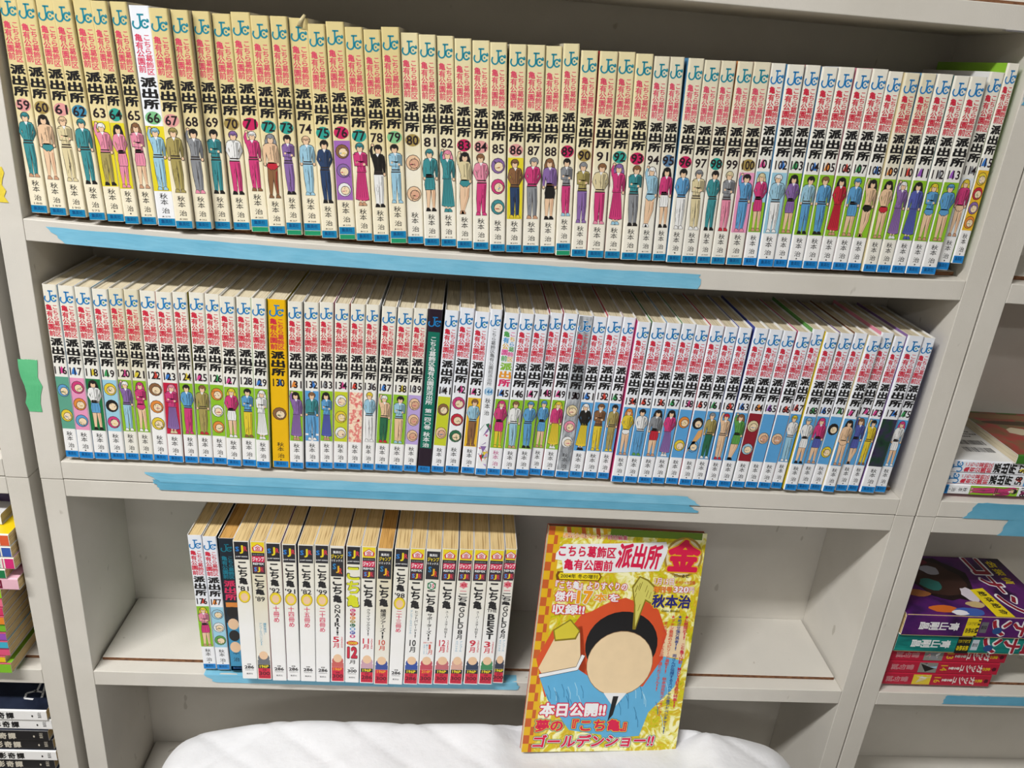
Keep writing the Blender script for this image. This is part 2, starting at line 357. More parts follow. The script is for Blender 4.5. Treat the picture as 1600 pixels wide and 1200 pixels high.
BG = {'y': '#e2d32c', 'l': '#8cc02c', 'c': '#9ccde2', 'p': '#e79ac0', 'b': '#5aa2da', 'G': '#5fa38c', 'D': '#1f7a44', 'r': '#c41f42', 'i': '#b9a4dc', 's': '#a9acb0',
      'L': '#c6cf2e', 'k': '#23352e', 'R': '#d95a5e', 'm': '#8e2230', 'M': '#a06ab8', 'q': '#dfe6ea', 'f': '#e8b92c', 'v': '#544a7c', 'T': '#a8d6c2'}
BGN = {'y': 'yellow', 'l': 'leaf green', 'c': 'pale blue', 'p': 'pink', 'b': 'sky blue', 'G': 'sea green', 'D': 'dark green', 'r': 'crimson', 'i': 'lavender', 's': 'silver grey',
       'L': 'lime yellow', 'k': 'blackish', 'R': 'coral patterned', 'm': 'maroon', 'M': 'purple', 'q': 'white', 'f': 'golden', 'v': 'dark violet', 'T': 'mint'}
CNAME = dict(k='black', w='white', b='blue', B='navy', p='pink', P='magenta', r='red', g='green', G='dark green', y='yellow', Y='khaki', n='brown', s='bare-skinned', t='teal', v='purple', V='indigo',
             o='orange', c='light blue', e='grey', m='cream', l='lime', i='lavender')
KIND = {'T': 'trousered', 'S': 'skirted', 'D': 'long-dressed', 'H': 'bare-legged', 'B': 'round-shape'}

def inst(name, me, parent, sx=1, sz=1, loc=(0, 0, 0)):
    o = link(name, me, parent); o.scale = (sx, 1, sz); o.location = loc; return o

def volume(num, w_, H, style, badge, bg, fig, side, code, loc, rot, label, group, jm=None, d=.112, pg=None, special=None):
    t = thing('manga_volume', label, 'book', loc, rot, group)
    old = style == 'old'
    sx = (w_-.0006)/W0; sz = H/HN
    sidem = mat(PAL.get(side, side) if side else '#ddd6c2', .3)
    jacket(w_, d, H, jm, sidem, t)
    pages(w_, d, H, pg or PAGE_W, t)
    s2 = min(sx, 1.06)
    if special == 'green140':
        a = Art(); a.rect(-w_/2+.001, w_/2-.001, H*.16, H*.87, mat('#0f6f5c'), 1); a.build('green_panel', t)
        a = Art(); a.vtext('こちら葛飾区亀有公園前派出所', 0, .0066, H*.845, H*.435, WHITE, 2, .014); a.vtext('第一四〇巻', 0, .0066, H*.41, H*.28, WHITE, 2, .014)
        a.vtext('秋本', 0, .0066, H*.265, H*.2, WHITE, 2, .01); a.vtext('治', 0, .0066, H*.195, H*.165, WHITE, 2, .01); a.build('title_lettering', t)
        inst('publisher_band', B_NEW, t, s2, sz); inst('emblem', E_NEW, t, .0125, .0098, (0, 0, H*.9)); return t
    inst('emblem', E_OLD if old else (E_SIL if bg == 's' else E_GRN if code == 'g' else E_NEW), t, .0132*s2, .0112, (0, 0, H*(.902 if old else .905)))
    if special == 'thin144':
        a = Art(); a.vtext('こちら葛飾区亀有公園前派出所', -.0002, .0046, H*.9-.001, H*.56, mat('#55585c'), 2, .0); a.build('title_lettering', t)
        a = Art(); a.ell(0, H*.525, .0045, .0045, mat('#bcd8ec'), 1); a.htext('144', -.0036, .0036, H*.508, H*.54, mat('#3d86c0'), 2, .01); a.build('volume_number', t)
        a = Art(); a.vtext('秋本', 0, .0052, H*.485, H*.42, INK, 2, .0); a.vtext('治', 0, .0052, H*.41, H*.38, INK, 2, 0); a.build('author_lettering', t)
        a = Art(); z = H*.04
        for i in range(26):
            cx = random.uniform(-.0035, .0035); cz = random.uniform(H*.07, H*.33); a.poly([(cx+random.uniform(-.0035, .0035), cz+random.uniform(-.006, .006)) for _ in range(3)], pm(random.choice('PyviloGwr')), 1+i*.15)
        a.build('picture_panel', t); inst('publisher_band', B_NEW, t, s2, sz); return t
    if bg == 'Q':   # the dark-spined volume
        pass
    inst('title_lettering', T_OLD if old else (T_MUL if special == 'multi' else T_NEW), t, s2, sz)
    inst('station_lettering', N_OLD if old else (N_MUL if special == 'multi' else N_NEW), t, s2, sz)
    a = Art(); n0, n1 = ((.463, .508) if old else (.452, .497))
    zb, zt = H*(1-n1), H*(1-n0); hw = .0051 if len(num) == 2 else .0054
    if old and badge:
        a.ell(0, (zb+zt)/2, .0062*s2, .0052, mat(BADGE[badge]), 1, 16)
    elif not old:
        cc = badge or 'P'; bc = {'P': '#d84a92', 'b': '#3d7fd0', 'y': '#d8c53a', 'g': '#3f9f5e', 'r': '#d2483a', 'o': '#e08a3c', 'v': '#9a5ac0', 'e': '#8a8d92'}[cc]
        rr = .0026; cx = (-.0015 if int(num) % 2 else .0012)
        a.poly([(cx-rr, zb+.001), (cx+rr, zb+.001), (cx+rr*.6, zt-.0025), (cx, zt+.0006), (cx-rr*.6, zt-.0025)], mat(bc), 1)
    a.htext(num, -hw, hw, zb, zt, mat('#2a2024'), 2, .02); a.build('volume_number', t)
    zlo, zhi = H*.178, H*.488
    if old: zlo, zhi = H*.172+(.0042 if num in ('71', '73', '74', '76', '79', '89') else 0), H*.478
    if bg:
        a = Art(); hw2 = w_/2-.0006
        if num == '101': a.rect(-hw2, hw2, zlo, (zlo+zhi)/2, mat(BG['l']), 1); a.rect(-hw2, hw2, (zlo+zhi)/2, zhi, mat(BG['c']), 1)
        elif bg == 's': a.rect(-hw2, hw2, H*.05, H*.995, m_silver, 1)
        elif bg == 'R': a.rect(-hw2, hw2, zlo, zhi, m_coral, 1)
        elif bg == 'v': a.rect(-hw2, hw2, zlo, zhi, m_dark, 1)
        else: a.rect(-hw2, hw2, zlo, zhi, mat(BG[bg]), 1)
        if num == '132': a.rect(-hw2, hw2, (zlo+zhi)/2+.008, (zlo+zhi)/2+.010, WHITE, 2); a.rect(-hw2, hw2, zlo+.006, zlo+.008, WHITE, 2); a.rect(-.001, .001, zlo, zhi, WHITE, 2)
        if num == '159': a.poly([(-.0062, zlo+.006), (.002, zhi-.022), (.0062, zhi-.02), (.006, zhi-.028)], mat('#e0a866'), 3)
        a.build('picture_panel', t)
    if fig:
        a = Art(); figure(a, fig, 0, zlo+.001, (zhi-zlo)-.002 if bg else (zhi-zlo)); o = a.build('printed_figure', t); o.scale.x = min(1.0, .92*w_/.014)
    gf = .0042 if num in ('71', '73', '74', '76', '79', '89') else 0
    inst('author_lettering', A_MUL if special == 'multi' else A_ME, t, s2, sz, (0, 0, gf))
    if gf: a = Art(); a.rect(-w_/2+.0008, w_/2-.0008, .0002, gf, mat('#1f9468'), 1); a.build('green_foot', t)
    inst('publisher_band', B_OLD if old else B_NEW, t, s2, sz, (0, 0, gf))
    if num == '74':
        V = []; n_ = 8
        for i in range(n_+1):
            q = i/n_; V += [(-.001+.006*q, -.0012-.004*math.sin(q*3.1), H-.006+.009*q), (.0035+.0035*q, -.0010-.003*math.sin(q*3.1), H-.0075+.0095*q)]
        o = link('torn_flap', mesh('torn_flap', V, [(2*i, 2*i+1, 2*i+3, 2*i+2) for i in range(n_)], [mat('#c9bb90')], smooth=True), t); md = o.modifiers.new('thickness', 'SOLIDIFY'); md.thickness = .0003
    if code in ('g', 'd'): inst('code_lettering', C_DIA, t, s2, sz)
    elif code: inst('code_lettering', code_me(code), t, s2, sz, (0, 0, gf))
    return t
m_silver = m_mottle('silver_foil', ['#55595e', '#b9bec4', '#7a7f85', '#dfe3e6'], 30, (3, 1, 1), .25)
m_coral = m_mottle('coral_print', ['#f0ead0', '#d95a5e', '#f2e3c8', '#c2303e'], 160)
m_dark = m_mottle('dark_print', ['#141a1c', '#3a3050', '#22402e', '#1b1f2a'], 60)

# ------------------------------------------------------------------ room shell
struct(box('floor', (-2.6, 3.4, -3.6, .3, -.05, 0), nodemat('x')[0]))
fm, nt, b_ = nodemat('floor_vinyl', .4); nt.links.new(ramp(nt, noise(nt, 3, 5), [(.3, '#6d6963'), (.7, '#7d7972')]), b_.inputs['Base Color']); bpy.data.objects['floor'].data.materials[0] = fm
wm, nt, b_ = nodemat('wall_paint', .8); nt.links.new(ramp(nt, noise(nt, 4, 4), [(.3, '#d5d2ca'), (.7, '#dedbd3')]), b_.inputs['Base Color'])
struct(box('wall_back', (-2.6, 3.4, .2, .3, 0, 2.7), wm)); struct(box('wall_left', (-2.7, -2.6, -3.6, .3, 0, 2.7), wm)); struct(box('wall_right', (3.4, 3.5, -3.6, .3, 0, 2.7), wm))
struct(box('ceiling', (-2.6, 3.4, -3.6, .2, 2.7, 2.75), wm))
em = bpy.data.materials.new('tube_glow'); em.use_nodes = True; eb = em.node_tree.nodes['Principled BSDF']; eb.inputs['Emission Color'].default_value = (1, .97, .93, 1); eb.inputs['Emission Strength'].default_value = 6
for (lx, ly, k), nm in zip(LAMPS, ('white ceiling lamp nearest the bookcase on the left', 'white ceiling lamp over the right end of the bookcases', 'white ceiling lamp farthest from the bookcases')):
    t = thing('ceiling_lamp', nm, 'lamp', (lx, ly, 2.6), group='fluorescent ceiling lamps')
    box('housing', (-.63, .63, -.1, .1, .03, .1), WHITE, t, .004)
    n = 12
    for yy in (-.045, .045):
        v = []; f = []
        for xx in (-.6, .6):
            for i in range(n): a = 6.2832*i/n; v.append((xx, yy+.014*math.cos(a), .014+.014*math.sin(a)))
        for i in range(n): f.append((i, (i+1) % n, n+(i+1) % n, n+i))
        link('tube', mesh('tube', v, f, [em], smooth=True), t)

# ------------------------------------------------------------------ bookcases
W = .8538; D = .1233; TU = .0214; TB = .0192
def sag(x, k=.0065): u = min(max(x/W, 0), 1); return -k*4*u*(1-u)
def shelf(name, x0, x1, ztop, t_, parent, k=0, y0=0.0, m=LAM, y1=D, edge=None):
    n = 24 if k else 1; v = []; f = []; mi = []
    for i in range(n+1):
        x = x0+(x1-x0)*i/n; s_ = sag(x, k) if k else 0
        v += [(x, y0, ztop-t_+s_), (x, y1, ztop-t_+s_), (x, y1, ztop+s_), (x, y0, ztop+s_)]
    for i in range(n):
        a = 4*i; c = a+4
        for p, q in ((0, 1), (1, 2), (2, 3), (3, 0)):
            f.append((a+q, a+p, c+p, c+q)); mi.append(1 if (p == 3 and edge) else 0)
    f.append((0, 1, 2, 3)); mi.append(0); f.append((4*n+3, 4*n+2, 4*n+1, 4*n)); mi.append(0)
    o = link(name, mesh(name, v, f, [m]+([edge] if edge else []), mi), parent)
    md = o.modifiers.new('bevel', 'BEVEL'); md.width = .0007; md.segments = 2; md.limit_method = 'ANGLE'; md.angle_limit = math.radians(50)
    return o
def case(x0, x1, zlo, zhi, shelves, label, bottom, top, skips=(), sagk=None, y_off=0, dx=0):
    t = thing('bookcase', label, 'bookcase', (0, y_off, Z0), group='cream laminate bookcases')
    box('side_panel', (x0-TU, x0, 0, D, zlo, zhi), LAM, t, .0006); box('side_panel', (x1, x1+TU, 0, D, zlo, zhi), LAM, t, .0006)
    box('back_panel', (x0-TU, x1+TU, D+.0001, D+.005, zlo, zhi), LAM, t)
    for i, z in enumerate(shelves):
        shelf('shelf_board', x0+.0002, x1-.0002, z, TB, t, sagk if (sagk and abs(z) < .01) else 0)
        if z not in skips: shelf('shelf_insert', x0+.003, x1-.003, z+.0043, .0042, t, sagk if (sagk and abs(z) < .01) else 0, y0=.0176, edge=CHIP)
    return t
z2, z3 = -.2367, -.4976; SEAM = z2-.0202
for (a, b, nm, so) in ((0, W, 'middle', None), (.8985, .8985+W, 'right-hand', 0), (-.0545-W, -.0545, 'left-hand', 0)):
    case(a, b, SEAM+.0003, .55, [z2, 0.0, .2335, .5], 'upper cream bookcase unit of the %s stack of shelves' % nm, z2, .5, skips=(), sagk=.0065 if so is None else 0)
    case(a, b, -Z0+.0005, SEAM-.0003, [-.2570, z3, -.7342, -.95, -1.13], 'lower cream bookcase unit of the %s stack of shelves' % nm, 0, 0, skips=(-.2570,), y_off=.0006)

# ------------------------------------------------------------------ the two upper rows
ROW1 = """59,49,77,65,1728,126 60,220,206,37,1724,134 61,384,343,33,1726,162 62,570,508,-19,1733,126 63,716,638,-5,1739,149 64,878,789,-41,1745,125 65,1006,923,-10,1755,133 66,1142,1065,-4,1743,162 67,1307,1230,-42,1739,150 68,1462,1383,-1,1743,143 69,1608,1532,61,1751,141 70,1759,1676,97,1749,150 71,1920,1829,81,1787,157 72,2080,1989,63,1764,147 73,2230,2145,67,1774,139 74,2377,2287,97,1788,158 75,2543,2448,51,1745,140 76,2695,2591,54,1787,150 77,2848,2744,55,1749,146 78,3001,2894,56,1743,141 79,3150,3038,55,1775,150 80,3302,3192,80,1746,148 81,3454,3345,51,1744,142 82,3603,3490,73,1747,142 83,3748,3638,41,1739,142 84,3893,3786,34,1736,144 85,4043,3932,3,1733,142 86,4188,4091,20,1731,146 87,4340,4240,38,1738,153 88,4500,4395,57,1741,140 89,4643,4538,21,1770,136 90,4783,4690,9,1728,142 91,4928,4843,-3,1733,154 92,5089,5000,13,1740,146 93,5241,5149,2,1736,147 94,5392,5304,13,1727,134 95,5536,5441,23,1732,124 96,5663,5593,4,1731,136 97,5802,5732,11,1726,141 98,5948,5876,18,1730,130 99,6081,6019,23,1734,136 100,6228,6158,30,1738,149 101,6388,6310,38,1738,129 102,6520,6446,17,1736,149 103,6672,6607,34,1741,133 104,6808,6749,24,1734,138 105,6950,6893,26,1742,142 106,7094,7051,28,1741,135 107,7232,7190,29,1744,141 108,7377,7334,30,1732,132 109,7517,7469,6,1729,131 110,7651,7613,4,1732,131 111,7786,7752,1,1734,138 112,7927,7901,-1,1726,137 113,8068,8040,-3,1728,150 114,8234,8234,50,1736,130,38 115,8375,8367,50,1746,110,104"""
ROW2 = """116,55,68,13,1739,130 117,187,210,0,1740,140 118,332,352,1,1737,142 119,480,497,9,1726,140 120,622,640,16,1739,130 121,757,773,16,1736,131 122,891,913,16,1733,142 123,1036,1058,4,1734,143 124,1189,1204,6,1743,132 125,1325,1351,6,1747,138 126,1466,1491,6,1743,134 127,1604,1629,-20,1736,140 128,1748,1772,-6,1735,140 129,1891,1915,-32,1740,133 130,2040,2051,-4,1734,168 131,2211,2236,-15,1725,136 132,2357,2376,6,1721,140 133,2501,2519,13,1728,129 134,2632,2657,19,1723,136 135,2771,2802,19,1726,136 136,2910,2941,26,1727,124 137,3038,3088,24,1719,137 138,3178,3235,24,1716,144 139,3324,3381,32,1717,133 140,3466,3517,25,1721,131 141,3601,3671,38,1715,132 142,3742,3806,51,1744,142 143,3904,3951,46,1717,138 144,4047,4091,26,1757,114 145,4164,4226,37,1725,141 146,4311,4370,37,1727,137 147,4456,4509,51,1726,140 148,4598,4656,77,1739,125 149,4726,4787,62,1746,136 150,4867,4926,49,1740,140 151,5010,5069,62,1732,136 152,5153,5208,62,1747,145 153,5303,5356,62,1744,124 154,5441,5484,8,1724,130 155,5573,5624,7,1727,138 156,5717,5765,6,1730,142 157,5862,5914,13,1731,136 158,6007,6053,19,1724,135 159,6145,6191,5,1731,133 161,6281,6330,11,1725,131 162,6421,6465,3,1729,128 163,6552,6619,2,1734,138 164,6700,6761,8,1727,139 165,6845,6903,14,1721,133 166,6981,7048,13,1718,138 167,7122,7192,25,1749,122 168,7259,7317,-2,1733,134 169,7396,7466,16,1730,137 170,7536,7613,22,1737,130 171,7669,7746,0,1727,132 172,7822,7881,33,1762,128 173,7952,8023,38,1724,119 174,8085,8145,23,1743,164 175,8252,8316,44,1726,126"""
# number: badge, panel, figure, colour of the visible side cover, code
V1 = """59 p - Tttts - 188;60 n - Hksts - 189;61 p - Tsmmm - 190;62 b - Ttttk - 575;63 - y TwpYk y d;64 t y Skppp - d;65 - - Snpps - ★378;66 g y Tcccck w ★379;67 p - TYYYY - ★380
68 - - Tkeep - ★362;69 - - Tkttk - ★363;70 n - TvwPk - ★364;71 P - TwPPn - ★365;72 t - Hesrn - ★366;73 t - Tkvvk - ★367;74 - - Tsccc - ★368;75 t - TkBBk - ★369;76 P M Bnvw - ★370
77 t - DtPPs - ★013;78 - - Tkkwk - ★014;79 g - Tkccck - ★015;80 n - Bss - ★016;81 - - Stttk - ★017;82 - - Dpttt - ★018;83 P - Hkmts - ★019;84 p - TnpPP - ★020;85 - - BvPt - ★694
86 p y TnnBy - ★695;87 - - TePes - ★696;88 - - Snvkk - ★697;89 P - TkePc - ★698;90 n - TeYvv - ★699;91 - - TnmPp r ★700;92 t - DvPPc v ★736;93 P - Tntek - ★737;94 - - Hwccw v ★738
95 B - SkPwk k ★739;96 P - Tkbww b d;97 - - Temmw P ☆908;98 t - Tkttk m ☆909;99 - - Tmeprt o ☆811;100 n p Tkbbp r ☆697;101 P l SmPPs m ☆698;102 b c Twcww b d;103 g l Skvvs r d;104 b l Tkcbk b d
105 o l Tnbbk w d;106 r l Dkrrs p d;107 g l Sbbbs p d;108 b l Hksks b d;109 o l Hksrs m d;110 r l Dwvvw b d;111 v l DkVVV w d;112 e l Hybbs t d;113 v l Hbbbs w d;114 e q HyPss w d;115 b f Byrvo l d"""
V2 = """116 P G Bby - g;117 b p BPob b g;118 y D Skwbk c g;119 g c BykP c g;120 P l Twvcw - g;121 y l HPPPw - g;122 r - Bnoy - g;123 b r DpPvm r g;124 y l TkbPP l g;125 P l TnYYr o g
126 g l Bowo - g;127 P l SyPww - g;128 e l Tkbyn - g;129 b l Dwwww T g;130 b - Bn y g;131 o l Dkvvs e g;132 b b Tntbw w g;133 e l DkbVs p g;134 P L Bwyw P g;135 r R - y g;136 e - Tycww w g;137 b l TwsGr w g
138 y l Tkcsc w g;139 e i Bsss i g;140 - - - k g;141 e L Bns w g;142 P - BPrG b g;143 P f Tncnn o g;144 - - - w g;145 b l SPPPy w g;146 e l Tnwcs B g;147 P l Tbbbk v g;148 P l Sbbbs r g;149 P l DyPyw r g
150 r s Bmpw e g;151 b b Dwkyk r g;152 r b Tnnyy r g;153 g b TkYYy r g;154 r b Hoyws P g;155 r b Tkwbg g g;156 r b Skers b g;157 g b DkPvw g g;158 P b Boy y g;159 r b Bkb r g;161 g b TeYGw o g
162 r b Trssr V g;163 b b Snggk V g;164 o m Bmc g g;165 v b Bs w g;166 r b Bs P g;167 r b Tywcw g g;168 g b Scwwk y g;169 b b SPPVs v g;170 g b Bky n g;171 P b Hksss m g;172 P b SnVVs p g;173 P b Tkyyn L g
174 b v - v g;175 g b SPwww V g"""
def parse(s):
    d = {}
    for e in s.replace('\n', ';').split(';'):
        p = e.split(); d[p[0]] = p[1:]
    return d
USED = set()
SPECIAL_LABEL = {'130': 'bright yellow paperback numbered 130 among white spines on the middle shelf', '140': 'black paperback with a dark green spine panel and white writing, middle shelf',
    '144': 'slim white paperback with small grey vertical title and pale blue number 144', '145': 'white paperback 145 with rainbow-coloured title on the middle shelf', '150': 'silver foil spine numbered 150 on the middle shelf',
    '115': 'yellow-sided paperback 115 wedged highest against the end panel of the upper shelf', '66': 'bluish white paperback 66 on a bright yellow picture, among yellowed spines', '80': 'yellowed paperback 80 with brown badge and pale rounded picture, upper shelf'}
def row(data, spec, zbase, where, grp, sagk):
    sp = parse(spec); items = [x.split(',') for x in data.split()]
    for it in items:
        n = it[0]; xb, xt, b, H, w_ = [float(q)/1e4 for q in it[1:6]]; dz = float(it[6])/1e4 if len(it) > 6 else 0
        bd, bg, fig, side, code = sp[n]
        if n in ('59', '60', '61', '62'):
            xt = {'59': .0038, '60': .0187, '61': .0336, '62': .0485}[n]; w_ = .0143
        v = int(n); H = min(H, .1755 if v >= 116 else .1775)
        style = 'old' if v <= 100 else 'new'
        if v == 66: jm = AGED['pure']
        elif v < 80: jm = AGED['old']
        elif v < 94: jm = AGED['mid']
        elif v < 101: jm = AGED['late']
        elif v < 127: jm = AGED['late'] if v in (109, 110, 120, 121, 129) else AGED['white']
        else: jm = AGED['pure'] if v > 140 else AGED['white']
        if v == 130: jm = mat('#ecba16', .3)
        if v == 140: jm = mat('#2b1f2c', .3)
        lean = math.asin(max(-.2, min(.2, (xt-xb)/H))); w_ -= .0001
        lift = w_*math.sin(lean) if lean > 0 else 0
        z = zbase+.0046+(max(sag(xb, sagk), sag(xb+w_, sagk)) if sagk else 0)+lift+dz
        # origin of the book is the centre of the spine's foot
        x = xb+w_/2*math.cos(lean); zc = z-w_/2*math.sin(lean)
        side = None if side == '-' else side
        if side == 'L': side = '#c4cf2a'
        if side == 'T': side = '#a9cf9a'
        fig = None if fig == '-' else fig; bgv = None if bg == '-' else bg; bdv = None if bd == '-' else bd
        if n == '130': bgv = None
        tone = 'white' if (v > 112 or v == 66) else 'yellowed' if v < 80 else 'cream'
        if n in SPECIAL_LABEL: label = SPECIAL_LABEL[n]
        else:
            if fig and fig[0] != 'B':
                f = (fig+'kkkk')
                low = {'T': '%s trousers' % CNAME[f[3]], 'S': '%s skirt' % CNAME[f[3]], 'D': '%s gown' % CNAME[f[3]], 'H': '%s shorts' % CNAME[f[3]]}[fig[0]].replace('bare-skinned', 'tan')
                pic = '%s hair, %s top, %s' % (CNAME[f[1]].replace('bare-skinned', 'tan').replace('light blue', 'blue-capped'), CNAME[f[2]].replace('bare-skinned', 'bare'), low)
            elif fig: pic = 'rounded '+' and '.join(CNAME[c].replace('bare-skinned', 'tan') for c in fig[1:][:3])+' shapes'
            else: pic = 'plain picture'
            extra = []
            if bdv and style == 'old': extra.append(BNAME[bdv]+' badge')
            if style == 'new' and bdv: extra.append({'P': 'pink', 'b': 'blue', 'y': 'yellow', 'g': 'green', 'r': 'red', 'o': 'orange', 'v': 'violet', 'e': 'grey'}[bdv]+' numerals')
            label = '%s %s book %s: %s' % (tone, where, n, pic)
            for e_ in extra+([BGN[bgv]+' strip'] if bgv else []):
                if len(re.findall(r"[A-Za-z0-9'-]+", label+' '+e_)) <= 15: label += ', '+e_
        k_ = re.sub(r'\d+', '', label)
        if k_ in USED: print('DUP', label)
        USED.add(k_)
        volume(n, w_, H, style, bdv, bgv, fig, side, code, (x, b, zc+Z0), (0, lean, 0), label, grp, jm,
               pg=PAGE_W, special='green140' if v == 140 else 'thin144' if v == 144 else 'multi' if v == 145 else None)
row(ROW1, V1, 0, 'upper-shelf', 'numbered manga volumes on the upper shelf', .0065)
row(ROW2, V2, z2, 'middle-shelf', 'numbered manga volumes on the middle shelf', 0)

# ------------------------------------------------------------------ third row
ROW3 = """176,1181,1132,39,1748,144 177,1328,1281,35,1742,147 dark,1479,1446,21,1736,159 81,1641,1628,-91,1787,164 89,1807,1801,-95,1790,154 92,1970,1958,-108,1791,156 91,2129,2122,-103,1779,144 82,2276,2284,-107,1782,165 99,2444,2453,-111,1792,151 air,2604,2607,-105,1780,152 hit12,2759,2776,-109,1791,153 clim11,2921,2932,-113,1793,154 tours10,3078,3097,-127,1786,159 98,3240,3272,-121,1790,154 hit10,3402,3429,-115,1794,160 sup1,3565,3593,-109,1789,161 ss12,3736,3757,-103,1800,169 gold8,3908,3936,-97,1797,150 ss9,4073,4088,-91,1799,163 best3,4238,4255,-85,1803,157 gold6,4398,4417,-59,1793,124"""
BLK = mat('#25242a'); CRIM = mat('#cf2440'); YEL = mat('#ecd51e'); CY = mat('#3d9fc4'); SKIN = mat('#ecc7a2')
def hdr_sjr(a, hw, H):
    a.rect(-hw, hw, H*.875, H*.995, BLK, 1)
    a.htext('S', -.0058, -.0022, H*.93, H*.962, mat('#2a7fd0'), 2, .03); a.htext('J', -.0016, .0020, H*.915, H*.972, mat('#ecd51e'), 3, .03); a.htext('R', .0024, .0060, H*.933, H*.965, mat('#d33a48'), 2, .03)
    a.htext('JUMP REMIX', -.006, .006, H*.889, H*.899, WHITE, 2, .02)
def hdr_kin(a, hw, H):
    a.rect(-hw, hw, H*.78, H*.997, BLK, 1); a.rect(-hw, hw, H*.925, H*.997, YEL, 1.5)
    a.poly([(-.0048, H*.935), (.0048, H*.935), (.0058, H*.958), (.0046, H*.966), (0, H*.985), (-.0046, H*.966), (-.0058, H*.958)], CRIM, 2); a.poly([(-.0038, H*.94), (.0038, H*.94), (.0042, H*.962), (0, H*.98), (-.0042, H*.962)], WHITE, 2.5)
    a.htext('金', -.0032, .0032, H*.942, H*.972, CRIM, 3, .02)
    a.htext('SHUEISHA', -.0055, .0055, H*.908, H*.917, mat('#a0a0a4'), 2, .0)
    a.rect(-.0062, .0062, H*.862, H*.902, mat('#d9305a'), 2); a.htext('ジャンプ', -.0057, .0057, H*.866, H*.899, WHITE, 3, .03)
    a.htext('REMIX', -.0055, .0055, H*.842, H*.857, WHITE, 2, .03)
    a.rect(-.0056, .0056, H*.79, H*.832, mat('#6a2a3c'), 2)
    a.htext('S', -.0046, -.0018, H*.797, H*.826, mat('#3a8fe0'), 3, .03); a.htext('J', -.0014, .0014, H*.792, H*.828, mat('#ecd51e'), 3, .03); a.htext('R', .0018, .0046, H*.797, H*.826, mat('#d33a48'), 3, .03)
def hdr_sha(a, hw, H):
    a.rect(-hw, hw, H*.79, H*.985, BLK, 1); a.htext('集英社', -.0042, .0042, H*.95, H*.968, WHITE, 2, .02)
    a.htext('ジャンプ', -.006, .006, H*.915, H*.945, YEL, 2, .03); a.htext('リミックス', -.006, .0055, H*.893, H*.909, WHITE, 2, .02)
    a.htext('S', -.0046, -.0012, H*.84, H*.88, mat('#2a7fb8'), 2, .03); a.htext('J', -.0012, .0022, H*.815, H*.865, mat('#ecb61e'), 3, .03); a.htext('R', .0018, .005, H*.81, H*.85, mat('#d33a28'), 2, .03)
def vol_std(n, it, label, jm, bg, fig, side, badge):
    xb, xt, b, H, w_ = it; lean = math.asin((xt-xb)/H); w_ -= .0001
    lift = w_*math.sin(lean) if lean > 0 else 0
    return volume(n, w_, H, 'new', badge, bg, fig, side, 'd', (xb+w_/2*math.cos(lean), b, z3+.0045+lift-w_/2*math.sin(lean)+Z0), (0, lean, 0), label, 'manga books on the third shelf', jm, pg=PAGE_Y)
R3 = {}
for e in ROW3.split(): p = e.split(','); R3[p[0]] = [float(q)/1e4 for q in p[1:6]]
vol_std('176', R3['176'], 'white manga paperback with spine number 176 and green picture strip, third shelf', AGED['pure'], 'l', 'SypPs', 'w', 'r')
vol_std('177', R3['177'], 'white manga paperback with spine number 177 and pale blue picture strip, third shelf', AGED['pure'], 'c', 'Bcwg', '#16161c', 'o')
# the dark-topped blue volume
xb, xt, b, H, w_ = R3['dark']; lean = math.asin((xt-xb)/H)
t = thing('manga_volume', 'dark navy to blue manga paperback without a number, between 177 and the white spines', 'book', (xb+w_/2, b, z3+.0047+Z0), (0, lean, 0), 'manga books on the third shelf')
jacket(w_, .112, H, mat('#1d2833', .3), mat('#16202a', .3), t); pages(w_, .112, H, PAGE_O, t)
a = Art(); a.rect(-w_/2+.0012, w_/2-.0012, 0, H*.38, mat('#3d93bd'), 1); a.build('blue_panel', t)
inst('emblem', emblem(mat('#14788c'), mat('#14788c')), t, .0122, .0095, (0, 0, H*.905))
a = Art(); a.vtext('こちら葛飾区', .003, .0058, H*.875, H*.71, mat('#1c8096'), 2, .02); a.vtext('亀有公園前', -.0031, .0058, H*.875, H*.71, mat('#1c8096'), 2, .02); a.build('title_lettering', t)
a = Art(); a.vtext('派出所', 0, .0122, H*.7, H*.55, mat('#d8305e'), 2, .034, True); a.build('station_lettering', t)
a = Art(); a.rect(-.006, .006, H*.5, H*.535, pm('o'), 2)
for i, c in enumerate('knkB'): a.ell(0, H*(.46-.09*i), .0058, .0075, pm(c) if i % 2 == 0 else SKIN, 2+i*.3)
a.build('picture_panel', t)
a = Art(); a.vtext('秋本', 0, .0068, H*.2, H*.13, INK, 2, .004); a.vtext('治', 0, .0068, H*.11, H*.075, INK, 2, .004); a.build('author_lettering', t)
inst('publisher_band', band_me(mat('#2386b4'), .0066), t, 1.08, 1)

